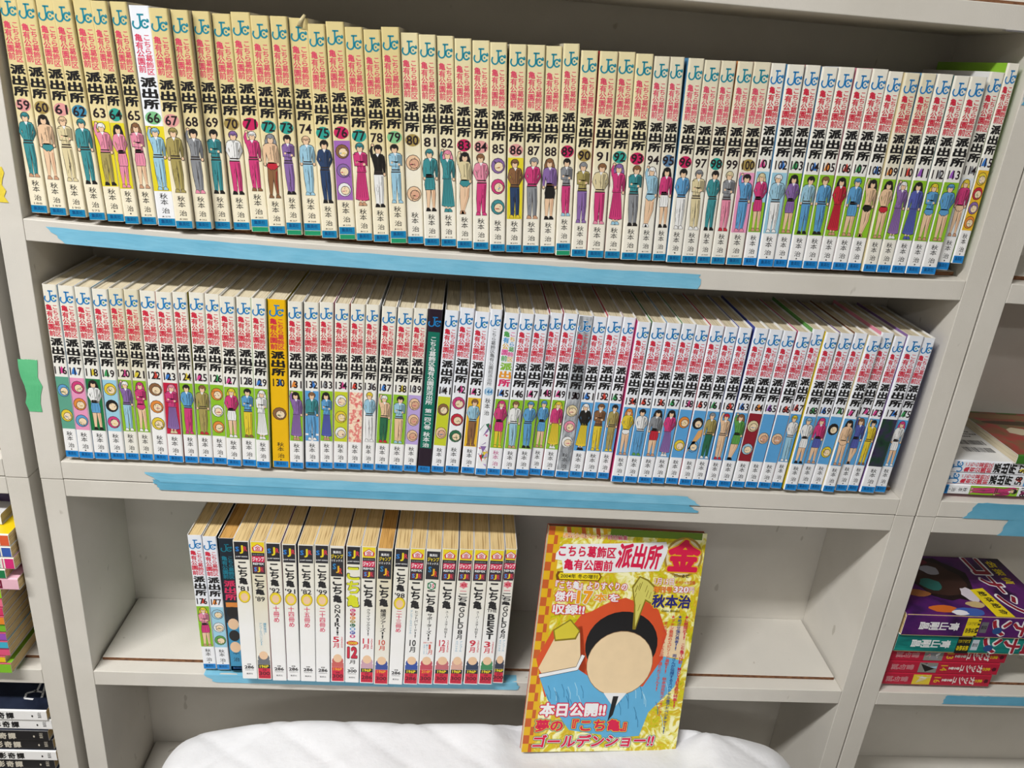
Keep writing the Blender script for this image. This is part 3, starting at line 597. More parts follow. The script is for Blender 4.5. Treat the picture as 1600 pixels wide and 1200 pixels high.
def remix(key, header, parts, label, old=False, side='#d8d0b8', red=True, page=PAGE_Y, price='300'):
    xb, xt, b, H, w_ = R3[key]; H = min(H, .1795); lean = math.asin((xt-xb)/H)
    w_ -= .0001; lift = w_*math.sin(lean) if lean > 0 else 0
    t = thing('thick_manga_book', label, 'book', (xb+w_/2*math.cos(lean), b, z3+.0045+lift-w_/2*math.sin(lean)+Z0), (0, lean, 0), 'manga books on the third shelf')
    jacket(w_, .128, H, AGED['late'] if old else AGED['white'], mat(side, .35), t, r=.0012); pages(w_, .128, H, page, t, fore=.0008, top=-.0002)
    hw = w_/2-.0011
    a = Art(); header(a, hw, H); a.build('header_print', t)
    for nm, fn in parts:
        a = Art(); fn(a, hw, H)
        a.build(nm, t)
    a = Art()
    if red:
        a.rect(-hw, hw, H*.006, H*.085, CRIM, 1); a.rect(-hw, hw, H*.085, H*.115, CRIM if key in ('air', 'tours10', 'sup1') else BLK, 1)
        a.htext('214P' if key == 'sup1' else '196P', -.0048, .0048, H*.089, H*.111, YEL if key not in ('air', 'tours10', 'sup1') else mat('#f0a030'), 2, .03)
        ink = mat('#6a0f24'); a.htext('定価', -.002, .002, H*.066, H*.08, ink, 2, .02); a.htext(price, -.0058, .0058, H*.031, H*.061, ink, 2, .03); a.htext('円(本体'+('272' if price == '286' else '286')+'円)', -.0055, .0055, H*.014, H*.025, ink, 2, .0)
    else:
        a.htext('定価', -.002, .002, H*.107, H*.118, INK, 2, .02); a.htext(price, -.005, .005, H*.078, H*.102, INK, 2, .03); a.htext('円(本体272円)', -.0045, .0045, H*.063, H*.072, INK, 2, 0); a.htext('集英社', -.0035, .0035, H*.033, H*.045, mat('#4a4a4c'), 2, 0)
    a.build('price_panel', t); return t
def year(y):
    def fn(a, hw, H):
        a.vtext('こち亀', 0, .0092, H*.862, H*.7, INK, 2, .03, True); a.htext(y, -.0055, .005, H*.655, H*.69, INK, 2, .015)
    return fn
def disc(a, hw, H): a.ell(0, H*.615, .0062, .0082, mat('#b8923a'), 1); a.ell(0, H*.615, .0054, .0074, YEL, 2); a.ell(0, H*.612, .0038, .0052, SKIN, 3)
def yd(f): return lambda a, hw, H: disc(a, hw, H)
def satsu(s, z1): return lambda a, hw, H: a.vtext(s, 0, .0062, H*.565, H*z1, mat('#d8305e'), 2, .016)
def white_book(key, y, s, z1, label, side): 
    ps = [('title_lettering', year(y)), ('round_picture', yd(0))]
    if s: ps.append(('volume_lettering', satsu(s, z1)))
    remix(key, hdr_sjr, ps, label, side=side, red=False, price='286')
white_book('81', "'81", '', 0, "white thick manga spine marked '81, nearest the dark blue book", '#1c1c30')
def kin_body(title, z0, z1): return lambda a, hw, H: a.vtext(title, 0, .0098, H*z0, H*z1, INK, 2, .03, True)
def sub(t, x, w_, z0, z1, c=INK, off=.004): return lambda a, hw, H: a.vtext(t, x, w_, H*z0, H*z1, c, 2, off)
def blob(c1, c2):
    def fn(a, hw, H):
        a.rect(-hw, hw, H*.116, H*.15, mat(c2), 1); a.ell(0, H*.165, hw*.95, H*.035, mat(c2), 1.5); a.ell(0, H*.185, hw*.72, H*.032, SKIN, 2); 
    return fn
def month(m1, x=-.0018, c=CRIM, z0=.33, z1=.245, yr=None):
    def fn(a, hw, H):
        a.htext(m1, x-.0034, x+.0034, H*(z0+z1)/2, H*z0, c, 2, .02); a.htext('月', x-.0032, x+.003, H*z1, H*((z0+z1)/2-.006), c, 2, .02)
        if yr: a.vtext(yr, .0046, .0024, H*z0, H*z1, c, 2, .0)
    return fn
remix('89', hdr_kin, [('title_lettering', kin_body('こち亀', .77, .63)), ('year_lettering', lambda a, hw, H: a.htext("'89", -.005, .0045, H*.585, H*.62, INK, 2, .015)),
      ('subtitle_lettering', lambda a, hw, H: (a.vtext('爆笑復活！', .003, .0034, H*.43, H*.34, CY, 2, 0), a.vtext('アンコールスペシャル!!', -.0015, .0034, H*.43, H*.26, CY, 2, 0))), ('picture_panel', blob('', '#6a6e74'))],
      "cream thick manga spine marked '89 with red foot", True, '#cbbd96')
white_book('92', "'92", '十冊め', .44, "white thick spine marked '92 with red ten, between the '89 and '91 books", '#b94a78')
white_book('91', "'91", '十四冊め', .41, "white thick spine marked '91 with four red characters, dark blue side", '#2c2c58')
white_book('82', "'82", '十五冊め', .41, "white thick spine marked '82 with four red characters, beside the '99 book", '#27335c')
white_book('99', "'99", '二十四冊め', .38, "white thick spine marked '99 with five red characters, before the ON AIR book", '#2f4f78')
remix('air', hdr_sha, [('title_lettering', kin_body('こち亀', .785, .6)), ('subtitle_lettering', lambda a, hw, H: a.vtext('ONAIR!!', 0, .0075, H*.59, H*.36, INK, 2, .02)), ('month_lettering', month('5', -.0016, CRIM, .35, .265, '2010年')), ('picture_panel', blob('', '#c9605a'))],
      'thick manga spine reading ON AIR with red 5月, third shelf', side='#c98a3c')
def hit12(a, hw, H):
    a.vtext('こち亀', 0, .0142, H*.862, H*.565, INK, 1.5, .05, True); a.vtext('こち亀', 0, .0128, H*.857, H*.57, mat('#d9dc1e'), 2, .03, True)
def pills(a, hw, H):
    for i, (c, k) in enumerate(zip('ヒットパレード!', 'PronGbVP')):
        z = H*(.548-.0275*i); a.ell(0, z, .003, .0023, pm(k if k != 'n' else 'Y'), 1); a.htext(c, -.0015, .0015, z-.0015, z+.0015, WHITE, 2, .01)
def m12(a, hw, H):
    a.ell(0, H*.305, hw, H*.018, CRIM, 1); a.htext('2008', -.005, .005, H*.295, H*.316, YEL, 2, .02); a.htext('12', -.0058, .0058, H*.185, H*.28, INK, 1.5, .08); a.htext('12', -.0054, .0054, H*.19, H*.275, CRIM, 2, .05); a.htext('月', -.003, .003, H*.145, H*.175, INK, 2, .01)
remix('hit12', hdr_sjr, [('title_lettering', hit12), ('subtitle_lettering', pills), ('month_lettering', m12)], 'white thick manga spine with big yellow title and red 12 above 月', red=False, price='300', side='#5a4a9a')
def kin(key, subs, mo, label, c2, side, page=PAGE_Y, price='300', title=(.77, .575), hdr=hdr_kin, extra=None):
    ps = [('title_lettering', kin_body('こち亀', *title))]
    if subs: ps.append(('subtitle_lettering', lambda a, hw, H: [s_(a, hw, H) for s_ in subs]))
    if mo: ps.append(('month_lettering', mo))
    if extra: ps.append(('anniversary_mark', extra))
    ps.append(('picture_panel', blob('', c2)))
    remix(key, hdr, ps, label, True if page is PAGE_O else False, side, True, page, price)
kin('clim11', [sub('クライマックス!!', .0006, .0042, .565, .365, INK, .012)], month('11', -.0016, CRIM, .345, .265, '2014年'), 'thick manga spine with red 11月 and yellow emblem header', '#c9a0b0', '#3c2c34', price='286')
kin('tours10', [sub('極道ツアーズ!!', 0, .0062, .575, .35, INK, .02)], month('10', -.0004, mat('#d2513a'), .345, .265), 'tan-paged thick manga spine with orange-red 10月 and black header', '#3a4f98', '#2e3a36', PAGE_O, hdr=hdr_sha, title=(.78, .59))
white_book('98', "'98", '二十三冊め', .4, "white thick spine marked '98 standing alone among red-footed spines", '#24242c')
kin('hit10', [sub('ヒットパレード!!', .0022, .004, .565, .36, INK, .014), sub('アンコールスペシャル', -.0032, .0028, .565, .39, CY, 0)], month('10', 0, INK, .345, .25), 'thick manga spine with black 10月 and yellow emblem header', '#3350a0', '#3a2a28', price='286')
def mk35(a, hw, H): a.poly([(x*.0044, H*.745+z*.0052) for x, z in ((0, 1.1), (1, .6), (1, -.6), (0, -1.1), (-1, -.6), (-1, .6))], mat('#1f7a4a'), 1); a.ell(0, H*.745, .0033, .004, WHITE, 2); a.htext('3', -.0026, -.0002, H*.73, H*.76, mat('#1f7a4a'), 3, .03); a.htext('5', .0004, .0026, H*.73, H*.76, CRIM, 3, .03)
def mk45(a, hw, H): a.poly([(math.cos(i*.524)*(.005 if i % 2 else .0036), H*.75+math.sin(i*.524)*(.005 if i % 2 else .0036)) for i in range(12)], mat('#e2808e'), 1); a.htext('45', -.003, .003, H*.74, H*.762, CRIM, 3, .03); a.htext('40周年', -.0032, .0032, H*.706, H*.716, mat('#d88'), 2, 0) if 0 else a.rect(-.0034, .0034, H*.704, H*.71, mat('#dd8890'), 2)
kin('sup1', [sub('サポーターズ!!', .0002, .0056, .545, .34, INK, .02)], lambda a, hw, H: (a.htext('2011年', -.005, .005, H*.318, H*.333, mat('#d2513a'), 2, .01), a.htext('1', .0012, .0034, H*.275, H*.312, mat('#d2513a'), 2, .02), a.htext('月', .0006, .0052, H*.235, H*.27, mat('#d2513a'), 2, .01), a.vtext('新シリーズ', -.0006, .0024, H*.312, H*.235, CY, 2, 0), a.vtext('スタート!', -.0036, .0024, H*.312, H*.235, CY, 2, 0)),
    'thick manga spine with green hexagon mark and red 1月', '#c04a5a', '#a33040', title=(.715, .55), hdr=hdr_sha, extra=mk35)
kin('ss12', [sub('スーパースター列伝!!', .0012, .0034, .565, .36, INK, .008)], month('12', -.0016, CRIM, .345, .25, '2013年'), 'thick manga spine with red 12月, just after the green hexagon book', '#c06a72', '#201c24')
kin('gold8', [sub('GOLD', .0002, .0072, .595, .43, INK, .02), sub('8月', .0002, .0066, .425, .35, INK, .02), sub('アンコール', .0024, .0032, .34, .255, CY, 0), sub('スペシャル', -.0022, .0032, .34, .255, CY, 0)], None, 'thick manga spine reading GOLD 8月', '#d8a898', '#2a2028', title=(.69, .6), extra=mk45)
kin('ss9', [sub('スーパースター列伝!!', .0012, .0034, .565, .36, INK, .008)], month('9', -.0016, CRIM, .345, .25, '2013年'), 'thick manga spine with red 9月, orange side, between two GOLD or BEST spines', '#2f3f5a', '#c9a03a')
kin('best3', [lambda a, hw, H: a.htext('THE', -.0052, .0052, H*.555, H*.578, INK, 2, .02), sub('BEST', 0, .0098, .545, .35, INK, .04)], month('3', -.0016, CRIM, .335, .245, '2012年'), 'thick manga spine reading THE BEST with red 3月', '#3f8a5a', '#28202a')
kin('gold6', [sub('GOLD', .0002, .0068, .595, .43, INK, .02), sub('6月', .0002, .0062, .425, .35, INK, .02), sub('アンコール', .0022, .003, .34, .25, CY, 0), sub('スペシャル', -.002, .003, .34, .25, CY, 0)], None, 'thick manga spine reading GOLD 6月, last before the empty space', '#34384a', '#3a2a34', title=(.69, .6), extra=mk45)
# green bookends hugging the third row
def bookend(x, s_, label, lean):
    t = thing('bookend', label, 'bookend', (x, .055, z3+.0048+Z0), (0, lean, 0), 'green bookends')
    pts = []
    for cx, cz, a0 in ((.052, .012, -90), (.052, .118, 0), (.012, .118, 90), (.012, .012, 180)):
        for i in range(5): a = math.radians(a0+i*22.5); pts.append((cx+.012*math.cos(a), cz-.0+.012*math.sin(a)))
    n = len(pts); v = [(0, y, z) for y, z in pts]+[(.0011*s_, y, z) for y, z in pts]; f = [tuple(range(n)), tuple(range(2*n-1, n-1, -1))]+[(i, n+i, n+(i+1) % n, (i+1) % n) for i in range(n)]
    gm = mat('#1d7a4c', .4); link('upright_plate', mesh('upright_plate', v, f, [gm]), t)
    return t
bookend(.1118, -1, 'green bookend plate against the left side of book 176', -.028)
bookend(.4545, 1, 'green bookend plate right of the third shelf books', .02)
del_keys = 1

# ------------------------------------------------------------------ masking tape
def tape(name, top, bot, m, label, y=-.0003, k=0, wrap=0, seed=1, grp='blue masking tape strips', zoff=0):
    """top, bot: (x0, x1, z) of the upper and lower edge; ragged ends"""
    rnd = random.Random(seed); n = 40; v = []; f = []; nz = 7
    for j in range(nz):
        fz = j/(nz-1)
        xa = top[0]+(bot[0]-top[0])*fz+(rnd.uniform(-.0018, .0018)); xb_ = top[1]+(bot[1]-top[1])*fz+rnd.uniform(-.0022, .0022)
        for i in range(n+1):
            fx = i/n; x = xa+(xb_-xa)*fx; z = (top[2] if j < nz-1 else bot[2]) if j in (0, nz-1) else top[2]+(bot[2]-top[2])*fz
            z += (rnd.uniform(-.0004, .0004) if j in (0,) else 0)+(sag(x, k) if k else 0)
            v.append((x, y-.00015*abs(math.sin(x*160))*rnd.random(), z+Z0))
    if wrap:
        for i in range(n+1):
            x = v[i][0]; v.append((x, wrap, v[i][2]+.0004))
    m_ = n+1
    for j in range(nz-1):
        for i in range(n): a = j*m_+i; f.append((a, a+m_, a+m_+1, a+1))
    if wrap:
        for i in range(n): a = nz*m_+i; f.append((a, i, i+1, a+1))
    o = link(name, mesh(name, v, f, [m]))
    md = o.modifiers.new('thickness', 'SOLIDIFY'); md.thickness = .00012; md.offset = 0
    tag(o, label, 'tape', grp); return o
tape('masking_tape', (.0195, .6000, -.0050), (.0330, .6010, -.0188), TAPE, 'long pale blue tape on the front edge of the upper shelf', k=.0065, seed=3)
tape('masking_tape', (.0790, .6250, -.2442), (.0940, .6400, -.2545), TAPE, 'blue tape strip on the middle shelf edge, upper of two layers', seed=5, y=-.0008)
tape('masking_tape', (.0850, .6270, -.2520), (.0935, .6410, -.2635), TAPE_D, 'blue tape strip across the seam below the middle shelf', seed=6, y=-.0005)
tape('masking_tape', (.1200, .4700, -.4974), (.1310, .4700, -.5080), TAPE, 'pale blue tape folded over the third shelf edge below the books', seed=7, wrap=.012, y=-.0003)
tape('masking_tape', (.9405, 1.13, -.2366), (.9285, 1.13, -.2562), TAPE_D, 'blue tape on the right-hand bookcase, on the shelf under books 57 and 58', seed=8)
tape('masking_tape', (.9800, 1.13, -.2562), (.9735, 1.13, -.2760), TAPE_D, 'blue tape on the right-hand lower bookcase, directly under another tape', seed=9, y=0)
tape('masking_tape', (.9830, 1.13, -.4995), (.9815, 1.13, -.5125), TAPE_D, 'blue tape on the right-hand shelf edge under the crimson books', seed=10, y=0)
tape('green_tape', (-.0236, -.0065, -.1310), (-.0215, -.0078, -.1840), TAPE_G, 'green ribbed tape stuck down the left upright of the middle bookcase', seed=11, grp=None)
tape('yellow_tape', (-.0214, -.0110, .0430), (-.0214, -.0105, .0130), TAPE_Y, 'yellow tape square on the left upright, at the picture edge', seed=12, grp=None)
tape('blue_label', (.8552, .8745, .1745), (.8552, .8745, .157), TAPE_D, 'small blue tape piece high on the right upright', seed=13, grp=None)
mm, nt, b_ = nodemat('bright_metal', .2); b_.inputs['Metallic'].default_value = 1; b_.inputs['Base Color'].default_value = (.8, .8, .86, 1)
o = box('metal_strip', (.822, .8536, -.0012, .004, .2131+Z0, .2140+Z0), mm); tag(o, 'thin shiny metal strip under the top shelf board at the right corner', 'strip')

# ------------------------------------------------------------------ gold magazine
MW, MH, MT = .1844, .2604, .0085
mag = thing('magazine', 'thick gold-covered manga magazine with red title leaning against the shelves', 'magazine', (.4752, -.0491, -.5502+Z0), (0, 0, 0))
mag.rotation_mode = 'ZXY'; mag.rotation_euler = (-.26828, .05482, .12642)
v, f = box_vf(0, MW, 0, .0005, 0, MH); link('front_cover', mesh('front_cover', v, f, [GOLD]), mag)
pm_, nt, b_ = nodemat('magazine_pages', .85, .1); nt.links.new(ramp(nt, noise(nt, 60, 3, sc=(.3, 20, .3)), [(.3, '#b59a78'), (.6, '#dccdb2')]), b_.inputs['Base Color'])
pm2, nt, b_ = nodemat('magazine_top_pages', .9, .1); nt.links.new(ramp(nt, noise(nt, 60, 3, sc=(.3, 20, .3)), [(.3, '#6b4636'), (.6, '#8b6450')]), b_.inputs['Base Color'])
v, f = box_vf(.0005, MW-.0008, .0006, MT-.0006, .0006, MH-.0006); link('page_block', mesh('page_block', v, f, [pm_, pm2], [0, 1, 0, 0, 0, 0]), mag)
v, f = box_vf(0, MW, MT-.0005, MT, 0, MH); link('back_cover', mesh('back_cover', v, f, [mat('#b04a36')]), mag)
X = lambda u: u*MW
Zf = lambda q: (1-q)*MH
ORG = mat('#c8602c'); YG = mat('#e2b21e')
a = Art(); a.rect(0, X(.075), 0, MH, YG, 1)
for i in range(26):
    if i % 2 == 0: a.rect(0, X(.038), Zf((i+1)/26), Zf(i/26), ORG, 2)
    else: a.rect(X(.038), X(.06), Zf((i+1)/26), Zf(i/26), ORG, 2)
for i in range(7): a.poly([(X(.06+.045*i), Zf(.0)), (X(.085+.045*i), Zf(.0)), (X(.1+.045*i), Zf(.045)), (X(.075+.045*i), Zf(.045))], ORG if i % 2 else YG, 2)
a.rect(X(.38), X(.97), Zf(.03), Zf(.0), mat('#6a8a2c'), 1.5)
a.build('checked_border', mag)
# plain coloured stand-in for the cover picture
a = Art(); GL = mat('#d8542c'); BL = mat('#62b0dc'); CR = mat('#ecd3ab')
rnd = random.Random(4)
pts = []
for i in range(40):
    th = 6.2832*i/40; r = 1+.05*rnd.uniform(-1, 1); pts.append((X(.53)+MW*.36*r*math.cos(th), Zf(.60)+MH*.30*r*math.sin(th)))
a.poly(pts, GL, 3)
a.poly([(X(.02), Zf(.58)), (X(.1), Zf(.45)), (X(.28), Zf(.43)), (X(.34), Zf(.62)), (X(.3), Zf(.72)), (X(.1), Zf(.75))], GL, 3)
a.poly([(X(.04), Zf(.62)), (X(.12), Zf(.48)), (X(.27), Zf(.46)), (X(.3), Zf(.6)), (X(.28), Zf(.66)), (X(.08), Zf(.66))], CR, 4)
a.poly([(X(.05), Zf(.655)), (X(.28), Zf(.62)), (X(.42), Zf(.68)), (X(.5), Zf(.8)), (X(.55), Zf(.93)), (X(.28), Zf(.9)), (X(.12), Zf(.76))], BL, 4.5)
a.poly([(X(.4), Zf(.7)), (X(.72), Zf(.7)), (X(.83), Zf(.56)), (X(.96), Zf(.58)), (X(.93), Zf(.7)), (X(.78), Zf(.82)), (X(.74), Zf(.93)), (X(.5), Zf(.94))], BL, 4.4)
a.poly([(X(.8), Zf(.56)), (X(.84), Zf(.42)), (X(.95), Zf(.42)), (X(.97), Zf(.57))], CR, 4.3)
a.ell(X(.545), Zf(.51), MW*.232, MH*.15, INK, 5, 30); a.ell(X(.55), Zf(.595), MW*.213, MH*.148, mat('#8a6a4a'), 5.6, 30); a.ell(X(.55), Zf(.595), MW*.210, MH*.145, CR, 6, 30)
a.poly([(X(.47), Zf(.73)), (X(.62), Zf(.73)), (X(.55), Zf(.8))], WHITE, 7); a.poly([(X(.535), Zf(.745)), (X(.57), Zf(.745)), (X(.55), Zf(.83)), (X(.52), Zf(.86))], INK, 8)
for q in range(26):
    u_, v_ = (rnd.uniform(.1, .32), rnd.uniform(.68, .76)) if q % 2 else (rnd.uniform(.56, .9), rnd.uniform(.66, .84)); a.stroke([(X(u_), Zf(v_)), (X(u_+.02), Zf(v_+.03)), (X(u_+.025), Zf(v_+.06))], .0007, mat('#2f78a8') if q % 3 else mat('#a8d8ee'), 5)
a.poly([(X(.6), Zf(.20)), (X(.66), Zf(.215)), (X(.72), Zf(.25)), (X(.71), Zf(.33)), (X(.66), Zf(.31)), (X(.64), Zf(.37)), (X(.62), Zf(.44)), (X(.6), Zf(.44)), (X(.59), Zf(.33)), (X(.56), Zf(.25))], mat('#8a7a20'), 7); a.poly([(X(.605), Zf(.207)), (X(.655), Zf(.222)), (X(.71), Zf(.255)), (X(.70), Zf(.318)), (X(.655), Zf(.302)), (X(.632), Zf(.37)), (X(.615), Zf(.43)), (X(.598), Zf(.33)), (X(.57), Zf(.255))], mat('#d6cf6a'), 8)
for q in range(10): u_ = rnd.uniform(.59, .69); v_ = rnd.uniform(.225, .33); a.stroke([(X(u_), Zf(v_)), (X(u_-.01), Zf(v_+.03))], .0006, mat('#8a7a20'), 9)
a.poly([(X(.1), Zf(.45)), (X(.2), Zf(.40)), (X(.27), Zf(.45)), (X(.25), Zf(.49)), (X(.12), Zf(.50))], mat('#8a7a20'), 5); a.poly([(X(.11), Zf(.452)), (X(.2), Zf(.407)), (X(.262), Zf(.452)), (X(.242), Zf(.482)), (X(.125), Zf(.492))], mat('#d8c83c'), 6)
a.stroke([(X(.05), Zf(.655)), (X(.28), Zf(.62)), (X(.31), Zf(.56))], .004, WHITE, 5.5); a.stroke([(X(.05), Zf(.655)), (X(.28), Zf(.62)), (X(.31), Zf(.56))], .0052, INK, 5.2)
a.build('cover_picture', mag)
def outl(a, t, x0, x1, q0, q1, m, mo, off=.02, oo=.075, ly=10, shear=0, mid=None):
    """outlined headline: the wider under-print first"""
    g = glyph(t, off)[2]; g2 = glyph(t, oo)[2]; sx = (X(x1)-X(x0))/(g[1]-g[0]); sz = (Zf(q0)-Zf(q1))/(g[3]-g[2])
    d = oo-off
    a.htext(t, X(x0)+(g2[0]-g[0])*sx, X(x1)+(g2[1]-g[1])*sx, Zf(q1)+(g2[2]-g[2])*sz, Zf(q0)+(g2[3]-g[3])*sz, mo, ly, oo, shear)
    if mid:
        o3 = off+d*.5; g3 = glyph(t, o3)[2]
        a.htext(t, X(x0)+(g3[0]-g[0])*sx, X(x1)+(g3[1]-g[1])*sx, Zf(q1)+(g3[2]-g[2])*sz, Zf(q0)+(g3[3]-g[3])*sz, mid, ly+1, o3, shear)
    a.htext(t, X(x0), X(x1), Zf(q1), Zf(q0), m, ly+2, off, shear)
CR2 = mat('#d81f4c'); ORF = mat('#f0a020')
a = Art(); outl(a, '週刊少年ジャンプ', .09, .36, .025, .048, ORF, WHITE, .02, .06); outl(a, '特別編集', .365, .49, .026, .046, CR2, WHITE, .01, .05); a.build('magazine_line', mag)
a = Art()
a.poly([(X(.06), Zf(.115)), (X(.1), Zf(.075)), (X(.42), Zf(.062)), (X(.74), Zf(.045)), (X(.76), Zf(.08)), (X(.72), Zf(.175)), (X(.42), Zf(.19)), (X(.12), Zf(.2)), (X(.1), Zf(.145)), (X(.06), Zf(.142))], WHITE, 9)
outl(a, 'こちら葛飾区', .075, .43, .078, .128, CR2, WHITE, .03, .06, 10); outl(a, '亀有公園前', .115, .42, .137, .185, CR2, WHITE, .03, .06, 10); outl(a, '派出所', .43, .71, .058, .17, CR2, WHITE, .035, .06, 10, .12)
a.build('title_lettering', mag)
a = Art(); a.ell(X(.865), Zf(.11), MW*.125, MH*.09, mat('#a98a3c'), 8, 26); a.ell(X(.865), Zf(.11), MW*.112, MH*.08, mat('#e6d9b0'), 9, 26); outl(a, '金', .76, .975, .03, .175, CR2, YG, .05, .09, 11); a.htext('ご〜るど', X(.82), X(.92), Zf(.2), Zf(.185), INK, 12, .02); a.build('round_seal', mag)
a = Art(); a.poly([(X(.09)+MW*.01, Zf(.197)), (X(.34), Zf(.197)), (X(.35), Zf(.21)), (X(.34), Zf(.226)), (X(.1), Zf(.226)), (X(.09), Zf(.21))], YEL, 8); a.htext('2004年 冬の増刊', X(.105), X(.335), Zf(.221), Zf(.202), INK, 9, .015); a.poly([(X(.083), Zf(.1925)), (X(.345), Zf(.1925)), (X(.36), Zf(.21)), (X(.345), Zf(.2305)), (X(.083), Zf(.2305)), (X(.075), Zf(.21))], mat('#7a4a10'), 7.5); a.build('date_line', mag)
a = Art(); outl(a, '『こち亀』よりすぐりの', .08, .53, .232, .268, WHITE, CR2, .03, .10); outl(a, '傑作', .085, .215, .278, .322, WHITE, CR2, .03, .10); outl(a, '17', .22, .32, .272, .332, ORF, WHITE, .05, .09, 12); outl(a, '本', .33, .41, .28, .322, ORF, WHITE, .03, .07); outl(a, 'を', .42, .49, .283, .318, WHITE, CR2, .03, .10); outl(a, '収録!!', .08, .28, .335, .38, WHITE, CR2, .03, .10); a.build('headline_lettering', mag)
a = Art(); outl(a, '1月15日', .7, .825, .206, .236, WHITE, CR2, .02, .06); a.htext('スペシャル定価', X(.835), X(.965), Zf(.23), Zf(.213), CR2, 12, .0); outl(a, '増刊号', .7, .82, .243, .27, ORF, CR2, .01, .05); outl(a, '320', .83, .93, .24, .268, WHITE, CR2, .03, .08); outl(a, '円', .935, .965, .243, .268, WHITE, CR2, .01, .05); a.build('price_lettering', mag)
a = Art(); outl(a, '秋本治', .7, .955, .278, .34, mat('#2a2a78'), YEL, .035, .08); a.htext('Osamu Akimoto', X(.77), X(.89), Zf(.357), Zf(.346), INK, 12, 0); a.build('author_lettering', mag)
a = Art()
def vq(t, u, q0, q1, c): a.vtext(t, X(u), MW*.028, Zf(q0), Zf(q1), c, 12, .012)
vq('★公開間近!! こち亀THE MOVIE2総力特集!!', .945, .37, .80, CR2); vq('★めざせ億万長者!! 両さんが伝授するスペシャル金アドベンチャー!!', .9, .37, .92, mat('#2a4a98')); vq('★ファン垂涎のエピソード満載!! 秋本治先生インタビュー', .855, .37, .84, mat('#e2503c')); vq('その他、おもしろ企画が盛りだくさん!!', .812, .4, .72, mat('#e2503c'))
a.build('side_lettering', mag)
a = Art(); outl(a, '本日公開!!', .08, .5, .775, .838, WHITE, CR2, .045, .12); outl(a, '夢の『こち亀』', .065, .65, .85, .908, CR2, mat('#2a6a9a'), .035, .12, 10, 0, YEL); outl(a, 'ゴールデンショー!!', .06, .84, .92, .98, CR2, mat('#2a7a5a'), .035, .11, 10, .1, WHITE); a.build('slogan_lettering', mag)

# ------------------------------------------------------------------ quilted pad and the bench under it
def quilt():
    x0, x1, y0, y1 = .076, .806, -.46, -.0030; zt = -.5475
    nx, ny = 190, 120; v = []; f = []; R = .045; SK = .10
    def prof(s_, half, skirt):
        L = half-R+R*math.pi/2+skirt; d = abs(s_)*L; fl = half-R
        if d <= fl: return math.copysign(d, s_), 0
        a_ = (d-fl)/R
        if a_ < math.pi/2: return math.copysign(fl+R*math.sin(a_), s_), -(R-R*math.cos(a_))
        return math.copysign(half, s_), -(R+(d-fl-R*math.pi/2))
    for j in range(ny+1):
        for i in range(nx+1):
            X_, dzx = prof((i/nx-.5)*2, (x1-x0)/2, SK); Y_, dzy = prof((j/ny-.5)*2, (y1-y0)/2, SK if j < ny/2 else .02)
            if dzx < 0 and dzy < 0:        # round the corner in plan as well
                hx, hy = (x1-x0)/2-R, (y1-y0)/2-R; ex, ey = abs(X_)-hx, abs(Y_)-hy; e = math.hypot(ex, ey)
                if e > R: X_ = math.copysign(hx+ex/e*R, X_); Y_ = math.copysign(hy+ey/e*R, Y_)
            x = (x0+x1)/2+X_; y = (y0+y1)/2+Y_
            g1 = abs(math.sin((x*1.0+y*1.35)*math.pi/.085)); g2 = abs(math.sin((x*1.0-y*1.35)*math.pi/.125+.4))
            puff = .0034*(1-math.exp(-5*g1))*(1-.7*math.exp(-6*g2))
            wr = .0010*math.sin(x*31+y*17)+.0008*math.sin(x*12-y*43+2)
            rise = .016*math.exp(-((y+.012)/.022)**2)*min(1, max(0, (x-x0)/.12))*min(1, max(0, (x1-x)/.12))
            mx = min(1, max(0, (x-.44)/.035))*min(1, max(0, (.70-x)/.04)); my = 1 if y > -.055 else max(0, 1-(-.055-y)/.035)
            crown = -.022*max(0, (.24-x))**2/.03-.020*max(0, x-.66)**2/.024
            z = zt+dzx+dzy+puff-.003+wr+(crown+rise)
            zm = -.5502-.0100*(x-.475)/.18-.0055+puff*.3
            if dzy > -.02: k_ = mx*my; k_ = k_*k_*(3-2*k_); z = z*(1-k_)+min(z, zm)*k_
            v.append((x, min(y, -.0030), z+Z0))
    for j in range(ny):
        for i in range(nx): a_ = j*(nx+1)+i; f.append((a_, a_+1, a_+nx+2, a_+nx+1))
    o = link('quilted_pad', mesh('quilted_pad', v, f, [CLOTH], smooth=True)); md = o.modifiers.new('thickness', 'SOLIDIFY'); md.thickness = .002; md.offset = -1
    tag(o, 'white quilted cotton pad in front of the lower shelves, under the magazine', 'quilt')
quilt()
bn = thing('bench', 'low wooden bench hidden under the white quilted pad', 'bench', (.439, -.235, 0))
wd = m_mottle('bench_wood', ['#6f5236', '#8d6b48', '#a07c56'], 6, (1, 12, 1), .6)
box('bench_top', (-.325, .325, -.2, .190, Z0-.605, Z0-.582), wd, bn, .002)
for sx in (-.3, .3):
    for sy in (-.17, .17): box('leg', (sx-.02, sx+.02, sy-.02, sy+.02, 0, Z0-.6052), wd, bn, .002)

